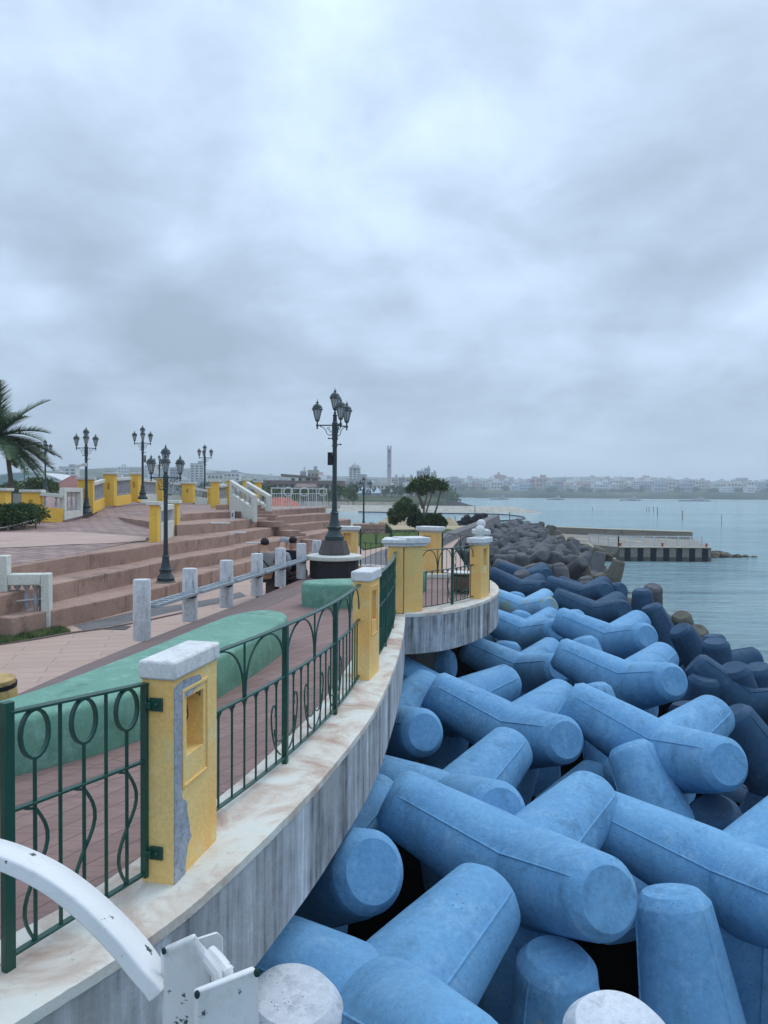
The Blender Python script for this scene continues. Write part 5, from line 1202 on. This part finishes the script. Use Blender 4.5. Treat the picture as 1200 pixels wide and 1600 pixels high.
r = thing('wooded_knoll', 'rounded dark green knoll right of the multi-stemmed tree, above the dark breakwater', 'knoll', (26, 335, -2))
m = MB(); m.sphere((0, 0, 0), 1, 20, 12, (7.5, 6, 7.0)); obj('mound', m, M['leaf'], r, sharp=80)
m = MB(); leaf_cloud(m, (0, 0, 0), (7.6, 6.2, 7.2), 1800, 1.1, 5, .93); obj('foliage', m, M['leaf'], r, flat=True)
# black blocks heaped on the beach
random.seed(9); k_ = 0
for i, (u, v, s) in enumerate([(712, 823, 1), (720, 820, 1), (729, 818, 1), (738, 817, 1), (748, 815, 1), (757, 815, 1), (765, 819, .8), (718, 815, 1), (727, 811, 1), (736, 810, 1), (745, 808, 1), (755, 808, 1), (730, 806, .9), (748, 804, 1), (756, 803, .9), (741, 813, 1.1), (752, 811, 1.1), (724, 824, 1), (770, 821, .7)]):
    c = dp(u, v, 78+random.uniform(-.8, .8)); m = MB(); m.box((0, 0, 0), (.85*s, .7*s, .62*s)); o = obj('black_block', m, M['black_rock'], bevel=.12); o.location = (c.x, c.y, c.z-.2); o.rotation_euler = (random.uniform(-.3, .3), random.uniform(-.3, .3), random.uniform(0, 3)); tag(o, 'black block in the dark heap on the shore behind the ball pillars', 'block', 'black blocks heaped on the shore')
m = MB(); c = dp(742, 812, 79.5); m.sphere((c.x, c.y, -1.9), 1, 14, 8, (2.6, 1.6, 1.2)); tag(obj('sand_mound', m, M['black_rock'], sharp=80), kind='structure')
# floating boom
bo = [gp(u, v, ZS+.08) for u, v in ((560, 800), (640, 801.5), (700, 802.5), (750, 803), (790, 804.5), (812, 807), (820, 809.5), (812, 812), (790, 813.8), (760, 815))]
m = MB(); m.tube([tuple(p) for p in smooth_line(bo, 6)], .20, 6); tag(obj('floating_boom', m, M['black']), 'curved dark floating boom on the water behind the breakwater', 'boom')
for (u, v0, v1, d) in ((1127, 804, 823, 120), (1066, 798, 813, 150), (1027, 792, 808, 170), (742, 789, 806, 95), (796, 800, 822, 76), (711, 806, 823, 84), (926, 792, 800, 230), (1010, 792, 801, 220), (1014, 792, 801, 222), (1021, 791, 801, 222)):
    a, b = dp(u, v1, d), dp(u, v0, d); m = MB(); w = .05 if d < 130 else .09; m.tube([(a.x, a.y, a.z), (a.x, a.y, b.z)], w, 6)
    tag(obj('marker_pole', m, M['post_wood']), 'thin dark marker pole standing in the shallow water', 'pole', 'marker poles in the water')
# ---------------------------------------------------------------- quay on the right
QX0, QX1, QY, QZ = 18.4, 25.55, 57.6, -2.12
r = thing('quay', 'low concrete quay with black stripes and pale railing in the water on the right', 'quay')
m = MB(); m.prism([(QX0, QY), (QX1, QY), (28.7, 68.2), (17.6, 77.5), (15.6, 70), (16.6, 60.5)], -3.6, QZ); obj('body', m, M['quay'], r)
m = MB(); m.box(((QX0+QX1)/2, QY-.004, -3.11), (QX1-QX0-.02, .03, .5)); obj('wet_band', m, M['quay_dark'], r)
for k in range(7):
    m = MB(); m.box((QX0+.62+1.01*k, QY-.03, (QZ-.05-3.3)/2), (.44, .07, 3.3+QZ-.05)); obj('stripe', m, M['stripe'], r)
m = MB(); m.box(((QX0+QX1)/2, QY-.02, QZ+.03), (QX1-QX0+.1, .25, .08)); obj('edge_strip', m, M['cream_line'], r)
for a, b in (((17.3, 66.5), (20.2, 62.5)), ((20.8, 69.3), (22.2, 63.0)), ((24.8, 66.5), (26.6, 64.5))):
    m = MB(); m.bar([(a[0], a[1], QZ+.03), (b[0], b[1], QZ+.03)], .3, .06); obj('painted_line', m, M['cream_line'], r)
m = MB(); m.bar([(16.3, 59.2, -1.95), (17.9, 57.0, -3.0)], .15, .1); obj('ramp_line', m, M['cream_line'], r)
m = MB(); m.prism([(16.6, 60.5), (QX0-.002, QY+.002), (17.6, 57.0), (14.9, 60.2)], -3.6, lambda x, y: -2.2 if y > 57.5 and x > 15 else -3.0); obj('ramp', m, M['quay_dark'], r)
for x in (QX0+.1, QX0+3.4, QX1-.3): m = MB(); m.lathe([(.12, 0), (.09, .05), (.07, .18), (.13, .2), (.12, .26), (.0, .27)], 12, (x, QY+.15, QZ+.07)); obj('mooring_bollard', m, M['red'], r)
r = thing('quay_railing', 'pale metal railing in panels along the edge of the striped quay', 'railing')
RP = [(16.9, 60.8), (18.5, 58.2), (25.1, 58.2)]
for a, b in zip(RP, RP[1:]):
    L_ = math.hypot(b[0]-a[0], b[1]-a[1]); n = max(1, int(round(L_/.95)))
    for k in range(n+1):
        x, y = lerp(a[0], b[0], k/n), lerp(a[1], b[1], k/n); m = MB(); m.box((x, y, QZ+.42), (.07, .07, .84)); obj('post', m, M['rail_white'], r)
    m = MB()
    for z in (.84, .14): m.bar([(a[0], a[1], QZ+z), (b[0], b[1], QZ+z)], .05, .06)
    for k in range(n*8): x, y = lerp(a[0], b[0], (k+.5)/(n*8)), lerp(a[1], b[1], (k+.5)/(n*8)); m.box((x, y, QZ+.5), (.02, .02, .7))
    obj('bar_panel', m, M['rail_white'], r)
m = MB(); wl = [(12.6, 84, -1.5), (17.8, 78.5, -1.45), (23, 73.2, -1.42), (28.8, 69.0, -1.4)]; m.bar([(x, y, z-.65) for x, y, z in wl], .5, 1.2); o = tag(obj('harbour_wall', m, M['quay']), 'long low concrete wall behind the striped quay, running back to the breakwater', 'wall')
m = MB(); m.bar([(x, y, z-.03) for x, y, z in wl], .62, .09); obj('coping', m, M['cream_line'], o)
def rocks(label, poly_c, n, sx, sy, zc, s0, s1, seed, mat='rock'):
    random.seed(seed)
    for i in range(n):
        a = random.uniform(0, 6.28); q = math.sqrt(random.random()); x, y = poly_c[0]+sx*q*math.cos(a), poly_c[1]+sy*q*math.sin(a); s = random.uniform(s0, s1)
        if seed == 1 and x < edge(y, RT)+.2: x = edge(y, RT)+.3+random.random()
        m = MB(); m.sphere((0, 0, 0), s, 9, 6, (1.2, 1, .6)); m.v = [(p[0]*(1+random.uniform(-.22, .22)), p[1]*(1+random.uniform(-.22, .22)), p[2]*(1+random.uniform(-.25, .25))) for p in m.v]
        o = obj('reef_rock', m, M[mat], flat=True); o.location = (x, y, zc+random.uniform(-.1, .15)); o.rotation_euler = (0, 0, random.uniform(0, 6)); tag(o, label, 'rock', 'reef rocks around the quay')
m = MB(); rows = []
for j in range(26):
    row = []
    for i in range(26):
        x = 11.5+7.5*i/25+ (j/25)*.0; y = 56+23*j/25; e = min(i, 25-i, j, 25-j)/5; x += .1*(y-52)
        row.append((x, y, -3.5+min(1, e)*.62+.40*fbm(x, y, .9)+.25*fbm(x, y, 2.5)))
    rows.append(row)
m.loft(rows, closed=False); tag(obj('reef', m, M['rock'], flat=True), kind='structure')
rocks('rough brown rock on the reef flat between the grey breakwater and the striped quay', (16.2, 66), 70, 3.2, 10, -2.75, .2, .6, 1)
rocks('brown rock in the low spit trailing right of the striped quay', (27.0, 62.5), 34, 2.2, 1.2, -3.1, .25, .6, 2)
for i in range(10): pass
rocks('brown rock in the low spit trailing right of the striped quay', (29.6, 62.0), 10, 1.6, .5, -3.2, .2, .35, 4)

# ---------------------------------------------------------------- things on the shore behind the steps
m = MB(); sp = [(x, shore(x)+4) for x in range(72, 900, 12)]; m.add([(x, y-9, ZS+.06) for x, y in sp]+[(x, y+9, ZS+1.7) for x, y in sp], [(i, i+1, len(sp)+i+1, len(sp)+i) for i in range(len(sp)-1)]); tag(obj('white_beach', m, M['white_sand'], flat=True), kind='structure')
r = thing('hoop_railing', 'white railing with round rings on the highest step, in front of the stadium', 'railing')
a, b = gp(423, 797.5, 1.2), gp(511, 793, 1.2); n = 26
m = MB()
for z in (.08, .98): m.bar([(a.x, a.y+.2, 1.2+z), (b.x, b.y+.2, 1.2+z)], .04, .04)
for k in range(n+1):
    x, y = lerp(a.x, b.x, k/n), lerp(a.y, b.y, k/n)+.2; m.box((x, y, 1.2+.4), (.018, .018, .66)) if k % 4 else m.box((x, y, 1.2+.5), (.05, .05, 1.0))
m.bar([(a.x, a.y+.2, 1.2+.73), (b.x, b.y+.2, 1.2+.73)], .03, .03); obj('bar_panel', m, M['rail_white'], r)
for t in (.26, .54, .90):
    c = (lerp(a.x, b.x, t), lerp(a.y, b.y, t)+.17, 1.2+.82); m = MB(); m.tube([(c[0]+.20*math.cos(q), c[1], c[2]+.20*math.sin(q)) for q in [2*math.pi*k/20 for k in range(21)]], .03, 6); obj('ring', m, M['rail_white'], r)
def house(label, u0, u1, vt, vw, vb, d, wall, roof, dep=None, group=None, name='house', hip=.3):
    A, B = dp(u0, vb, d), dp(u1, vb, d); w = B.x-A.x; zt = dp(u0, vt, d).z; zw = dp(u0, vw, d).z; zb = A.z; dep = dep or w*.7
    r = thing(name, label, 'building', ((A.x+B.x)/2, d+dep/2, zb), 0, group); m = MB(); m.box((0, 0, (zw-zb)/2-1), (w*.92, dep*.92, zw-zb+2)); obj('wall', m, wall, r)
    m = MB(); e = w*hip; b_ = [(-w/2, -dep/2, zw-zb), (w/2, -dep/2, zw-zb), (w/2, dep/2, zw-zb), (-w/2, dep/2, zw-zb)]; t = [(-w/2+e, 0, zt-zb), (w/2-e, 0, zt-zb)]; m.add(b_+t, [(3, 2, 1, 0), (0, 1, 5, 4), (1, 2, 5), (2, 3, 4, 5), (3, 0, 4)]); obj('roof', m, roof, r, flat=True); return r
C_ = {k: flatc('render_'+k, c, .1, .85, .2) for k, c in dict(white=(.60, .61, .60), cream=(.52, .49, .42), grey=(.34, .35, .37), pink=(.46, .33, .29), tan=(.42, .36, .29), blue=(.38, .45, .52), red=(.36, .13, .11), dark=(.16, .15, .15), window=(.07, .09, .12), tent=(.55, .66, .74), brown=(.15, .11, .095)).items()}
M['tile_red'] = weathered('red_tiles', (.38, .10, .07), (.48, .15, .10), None, 1, .8, .5, 4, streak=((.25, .07, .05), 5, .5, .5)); M['tile_pink'] = weathered('dull_red_tiles', (.22, .10, .09), (.30, .14, .12), None, .5, .8, .5, 3)
house('low house with bright red roof seen through the ring railing', 405, 462, 777, 793, 800, 52, C_['cream'], M['tile_red'], 4, hip=.28)
house('house with dull red hipped roof behind the white framed balustrade end', 72, 124, 742, 764, 780, 85, C_['tan'], M['tile_pink'], 6, hip=.42)
t = thing('tent_roof', 'long white arched tent roof far behind the palm tree', 'tent', dp(30, 768, 150)); m = MB(); rings = []
for k in range(17):
    a = math.pi*k/16; rings.append([(-9.5*math.cos(a)+1, y, 4.0*math.sin(a)) for y in (0, 12)]+[(-9.2*math.cos(a)+1, y, 3.8*math.sin(a)) for y in (12, 0)])
m.loft(rings); obj('canopy', m, C_['white'], t)
# stadium
t = thing('stadium', 'brown grey concrete stadium with a cantilever roof behind the steps', 'stadium', dp(470, 775, 240)); W0 = 240/FPX; X = lambda u: (u-470)*W0; Z = lambda v: (775-v)*W0
m = MB(); m.box(((X(405)+X(535))/2, 6, Z(757.5)/2-1), (X(535)-X(405), 12, Z(757.5)+2)); obj('lower_wall', m, C_['dark'], t)
m = MB(); m.box(((X(403)+X(537))/2, 5, (Z(757)+Z(751))/2), (X(537)-X(403), 15, Z(751)-Z(757))); obj('upper_tier', m, C_['brown'], t)
for k in range(15): m = MB(); m.box((X(408+k*9), -1.5, Z(757)/2-.5), (.5, .8, Z(757)+1)); obj('column', m, C_['tan'] if k % 3 == 0 else C_['grey'], t)
m = MB(); m.prism([(X(440), -2), (X(497), -2), (X(497), 10), (X(440), 10)], lambda x, y: Z(748)+(.7 if x < 0 else 0), lambda x, y: Z(745)+(.9 if x < 0 else 0)); obj('roof', m, C_['brown'], t)
for u in (456, 467, 479, 491): m = MB(); m.box((X(u), 3, (Z(752)+Z(747))/2), (.9, 2, Z(747)-Z(752))); obj('column', m, C_['dark'], t)
m = MB(); m.box(((X(466)+X(496))/2, 2, Z(759)), (X(496)-X(466), 17, 1.2)); obj('balcony', m, C_['pink'], t)
for i, (u0, u1, vt, vb, d, c, fl, lab) in enumerate([
 (297, 318, 725, 772, 520, 'white', 10, 'tall white apartment tower left of the slim distant lamp'),
 (266, 279, 731, 770, 560, 'grey', 7, 'grey block just right of the tall white tower, behind the lamp lantern'),
 (92, 118, 730, 768, 520, 'white', 6, 'white apartment block with balcony bands on the left hillside'),
 (79, 97, 738, 768, 500, 'grey', 4, 'lower grey block beside the white apartment block on the left hillside'),
 (342, 374, 738, 768, 650, 'white', 4, 'long white institutional building behind the yellow stair posts'),
 (324, 348, 740, 768, 640, 'cream', 3, 'low cream building left of the long white institutional building'),
 (469, 478, 737, 762, 330, 'grey', 2, 'small grey box building above the stadium roof'),
 (480.5, 497.5, 736, 762, 335, 'tan', 3, 'square grid fronted building above the right end of the stadium roof'),
 (545, 563, 731, 770, 560, 'white', 9, 'tall white hotel tower with a small pointed crown right of the big lamp'),
 (612, 622, 747, 770, 480, 'cream', 5, 'cream block directly right of the slender tower'),
 (623, 633, 746, 770, 485, 'grey', 6, 'grey block second to the right of the slender tower'),
 (634, 646, 747, 770, 490, 'tan', 5, 'tan block third to the right of the slender tower'),
 (651, 663, 736, 768, 620, 'grey', 7, 'grey tower block left part of the stepped group above the trees'),
 (663, 672, 732, 768, 622, 'blue', 8, 'tallest blue grey block of the stepped group above the trees'),
 (673.5, 681.5, 739, 768, 618, 'cream', 6, 'cream block right part of the stepped group above the trees'),
 (855, 864.5, 751.5, 776, 900, 'white', 9, 'tall white block on the far shore next to the red one'),
 (866, 879, 753, 776, 905, 'red', 8, 'red block on the far shore next to the tall white one'),
 (988, 1014, 764, 781, 860, 'white', 4, 'wide white building on the far shore behind the islet'),
 (890, 903, 763, 779, 860, 'tan', 4, 'tan block in the middle of the far shore town'),
 (966, 976, 767, 779, 860, 'pink', 4, 'pinkish block in the far shore town right of the middle')]):
    A, B = dp(u0, vb, d), dp(u1, vb, d); w = B.x-A.x; h = dp(u0, vt, d).z-A.z; dep = w*.6
    r = thing('apartment_building', lab, 'building', ((A.x+B.x)/2, d+dep/2, A.z), 0); m = MB(); m.box((0, 0, h/2-3), (w, dep, h+6)); obj('wall', m, C_[c], r)
    m = MB(); m.box((0, 0, h+.25), (w*1.03, dep*1.03, .5)); m.box((w*.2, 0, h+1.3), (w*.3, dep*.5, 1.8)); obj('roof', m, C_['grey'] if c != 'grey' else C_['white'], r)
    nw = max(3, int(w/3.2))
    for f in range(fl):
        m = MB()
        for k in range(nw): m.box((-w/2+w*(k+.5)/nw, -dep/2-.03, h*(1-(f+.62)/fl*.82)-.4), (w/nw*.62, .14, h/fl*.40))
        obj('window_row', m, C_['window'], r)
p = dp(608, 772, 430); W0 = 430/FPX; t = thing('monument_tower', 'slender pale tower standing high above the town right of centre', 'tower', (p.x, p.y, p.z)); m = MB()
m.prism([(-1.35, -1.2), (-.35, -1.2), (-.35, 1.2), (-1.35, 1.2)], -3, 28); m.prism([(.15, -1.2), (1.2, -1.2), (1.2, 1.2), (.15, 1.2)], -3, 28); m.prism([(-.349, -.6), (.149, -.6), (.149, .6), (-.349, .6)], -3, 26.5); obj('shaft', m, flatc('tower_concrete', (.52, .50, .52)), t)
for z in (24.6, 16.5): m = MB(); m.box((-.1, -1.3, z), (.8, .5, 1.1)); obj('ledge', m, C_['dark'], t)
p = dp(554, 731, 560); m = MB(); m.lathe([(3.2, 0), (2.6, 1.5), (.3, 3.2), (.0, 4.8)], 8, tuple(p)); 
for o in list(bpy.data.objects):
    if o.get('label', '').startswith('tall white hotel tower'):
        q = obj('pointed_crown', m, C_['grey']); q.parent = o; q.matrix_parent_inverse = Matrix.Translation(o.location).inverted()
t = thing('castle_building', 'large brick red building with a small turret on top of the far hill', 'building', dp(780, 750, 1300)); m = MB(); m.box((0, 0, 3), (18, 10, 12)); m.box((-9, 0, 1), (8, 9, 8)); m.box((8, 0, 1), (10, 9, 9)); obj('wall', m, C_['red'], t)
m = MB(); m.lathe([(3, 0), (3, 2.5), (.2, 6)], 8, (-1, 0, 9)); obj('turret', m, C_['red'], t)
for u, vt in ((1155, 754), (1167, 757)):
    A = dp(u, 774, 880); B = dp(u, vt, 880); m = MB(); m.tube([tuple(A), (A.x, A.y, B.z)], .75, 8, .5); tag(obj('chimney', m, C_['white']), 'thin white chimney in the far shore town near the right edge, %s of the pair' % ('left' if u < 1160 else 'right'), 'chimney')
# white-blue pitched canopies by the beach
for i, (u, w) in enumerate([(566, 14), (578, 12), (590, 13), (600, 10), (573, 10), (612, 9)]):
    p = dp(u, 774, 300+6*i); ww = w*300/FPX; m = MB(); b_ = [(-ww/2, -2, 0), (ww/2, -2, 0), (ww/2, 2, 0), (-ww/2, 2, 0), (0, 0, 2.6)]; m.add(b_, [(3, 2, 1, 0), (0, 1, 4), (1, 2, 4), (2, 3, 4), (3, 0, 4)])
    t = thing('beach_canopy', 'pale blue white pitched canopy on the beach below the slender tower', 'canopy', (p.x, p.y, p.z), 0, 'pitched canopies on the beach'); o = obj('roof', m, C_['tent'], t, flat=True); o.location.z = .9
    m = MB(); m.box((0, 0, .3), (ww*.8, 3, 1.6)); obj('wall', m, C_['grey'], t)
# far town: small houses, shared low meshes
random.seed(33); protos = {}
def small_house(kind, seed):
    random.seed(seed); m = MB(); w, d, h = 1, .8, random.uniform(.45, .8); m.box((0, 0, h/2-.4), (w, d, h+.8)); 
    if random.random() < .5: m.box((random.uniform(-.2, .2), 0, h+.1), (.4, .4, .22))
    w_ = MB()
    for f in range(2):
        for k in range(4): w_.box((-.36+.24*k, -d/2-.006, h*(.3+.42*f)), (.13, .02, h*.22))
    return m, w_
def join2(m, w_, c):
    me = bpy.data.meshes.new('town_house'); n = len(m.v); me.from_pydata(m.v+w_.v, [], m.f+[tuple(i+n for i in f) for f in w_.f]); me.materials.append(c); me.materials.append(C_['window'])
    for i, p in enumerate(me.polygons): p.material_index = 1 if i >= len(m.f) else 0
    return me
for kind in ('white', 'cream', 'grey', 'pink', 'tan', 'blue'):
    for s in range(2):
        m, w_ = small_house(kind, len(protos)*7+3); protos[(kind, s)] = join2(m, w_, C_[kind])
def place(kind, s, x, y, z, w, rz, lab, grp):
    r = bpy.data.objects.new('town_house', protos[(kind, s)]); COL.objects.link(r); r.location = (x, y, z); r.rotation_euler = (0, 0, rz); r.scale = (w,)*3; tag(r, lab, 'house', grp)
random.seed(71); kinds = ['white']*6+['cream']*3+['grey']*3+['pink', 'tan', 'blue']; nh = 0
for k in range(215):
    if k < 120: u = random.uniform(700, 1212); y = 830; y = shore((u-600)/FPX*820)+random.uniform(12, 150); w = random.uniform(7, 17)
    else: u = random.uniform(690, 1205); y = random.uniform(1050, 1620); w = random.uniform(8, 17)
    x = (u-600)/FPX*y; kd = random.choice(kinds); z = hz_(x, y)
    if 771-(z+w*.5)*FPX/y+0 > 783: continue
    place(kd, random.randint(0, 1), x, y, z, w, random.uniform(-.3, .3), '%s house %s' % ({'white': 'small white', 'cream': 'small cream', 'grey': 'small grey', 'pink': 'small pinkish', 'tan': 'small tan', 'blue': 'small pale blue'}[kd], 'along the waterfront of the far shore town' if k < 120 else 'on the slope above the far shore town'), 'houses of the far shore town')
for k in range(80):
    u = random.uniform(150, 690); y = random.uniform(420, 1150); w = random.uniform(8, 18); x = (u-600)/FPX*y; kd = random.choice(kinds)
    place(kd, random.randint(0, 1), x, y, hz_(x, y), w, random.uniform(-.4, .4), '%s house in the town behind the stepped terrace and the beach' % {'white': 'white', 'cream': 'cream', 'grey': 'grey', 'pink': 'pinkish', 'tan': 'tan', 'blue': 'pale blue'}[kd], 'houses of the town behind the terrace')
# trees beyond: dark clumps
random.seed(14); tm = []
for s in range(3):
    m = MB(); m.lathe([(.06, -.3), (.04, .4)], 6); tr = obj('trunk', m, M['bark']); m = MB(); leaf_cloud(m, (0, 0, .62), (.5, .5, .38), 260, .20, 90+s, .15); cr0 = obj('crown', m, M['leaf'], flat=True); tm.append((tr.data, cr0.data)); bpy.data.objects.remove(tr); bpy.data.objects.remove(cr0)
def far_tree(u, v, d, h, lab, grp):
    p = dp(u, v, d); r = thing('tree', lab, 'tree', tuple(p), random.uniform(0, 6), grp); r.scale = (h,)*3
    for nm, me in zip(('trunk', 'crown'), random.choice(tm)):
        o = bpy.data.objects.new(nm, me); COL.objects.link(o); o.parent = r
for k in range(40): far_tree(random.uniform(400, 560), random.uniform(773, 786), random.uniform(110, 200), random.uniform(1.0, 2.0), 'dark green tree between the ring railing and the stadium', 'trees in front of the stadium')
for k in range(26): far_tree(random.uniform(535, 700), random.uniform(772, 777), random.uniform(270, 330), random.uniform(2, 4), 'small dark tree along the beach park in front of the town', 'trees of the beach park')
for k in range(24): far_tree(random.uniform(0, 75), random.uniform(776, 786), random.uniform(55, 95), random.uniform(1.1, 1.9), 'dark green bushy tree behind the hedge and the palm', 'trees behind the palm')
for k in range(18): far_tree(random.uniform(120, 420), random.uniform(768, 774), random.uniform(180, 350), random.uniform(2, 4), 'dark tree beyond the rising balustrade', 'trees beyond the balustrade')
for k in range(46):
    u = random.uniform(700, 1205); y = shore((u-600)/FPX*820)+random.uniform(8, 40); x = (u-600)/FPX*y; r = thing('tree', 'dark tree on the waterfront of the far shore', 'tree', (x, y, hz_(x, y)-1), 0, 'waterfront trees of the far shore'); r.scale = (random.uniform(7, 12), 6, random.uniform(4, 6))
    for nm, me in zip(('trunk', 'crown'), tm[k % 3]): o = bpy.data.objects.new(nm, me); COL.objects.link(o); o.parent = r
for u, v, d, w, lab in ((780, 781, 640, 16, 'small dark barge off the far beach below the red castle building'), (868, 781, 650, 15, 'small dark barge below the white and red blocks'), (985, 782, 620, 18, 'dark islet shaped barge below the wide white building'), (1085, 783.5, 600, 26, 'long low dark barge off the far shore on the right')):
    p = dp(u, v, d); t = thing('barge', lab, 'barge', (p.x, p.y, ZS)); m = MB(); m.prism([(-w/2, 0), (-w*.4, -2), (w*.42, -2), (w/2, 0), (w*.42, 2), (-w*.4, 2)], -.5, .9); obj('hull', m, C_['dark'], t)
    m = MB(); m.box((w*.1, 0, 1.7), (w*.3, 2.4, 1.6)); m.box((w*.2, 0, 3), (w*.1, 1.5, 1.4)); obj('cabin', m, C_['grey'], t)
# ---------------------------------------------------------------- haze
m = MB(); m.box((500, 1560, 36), (8400, 3560, 96)); hzo = obj('haze', m, bpy.data.materials.new('haze'), flat=True)
hm = hzo.data.materials[0]; hm.use_nodes = True; hn = hm.node_tree; hn.nodes.clear(); ho = hn.nodes.new('ShaderNodeOutputMaterial'); pv = hn.nodes.new('ShaderNodeVolumePrincipled')
pv.inputs['Color'].default_value = (.80, .87, .95, 1); pv.inputs['Density'].default_value = .0005; pv.inputs['Anisotropy'].default_value = .2; hn.links.new(pv.outputs[0], ho.inputs['Volume']); tag(hzo, 'thin grey blue sea haze in the air', 'haze', kind='stuff')
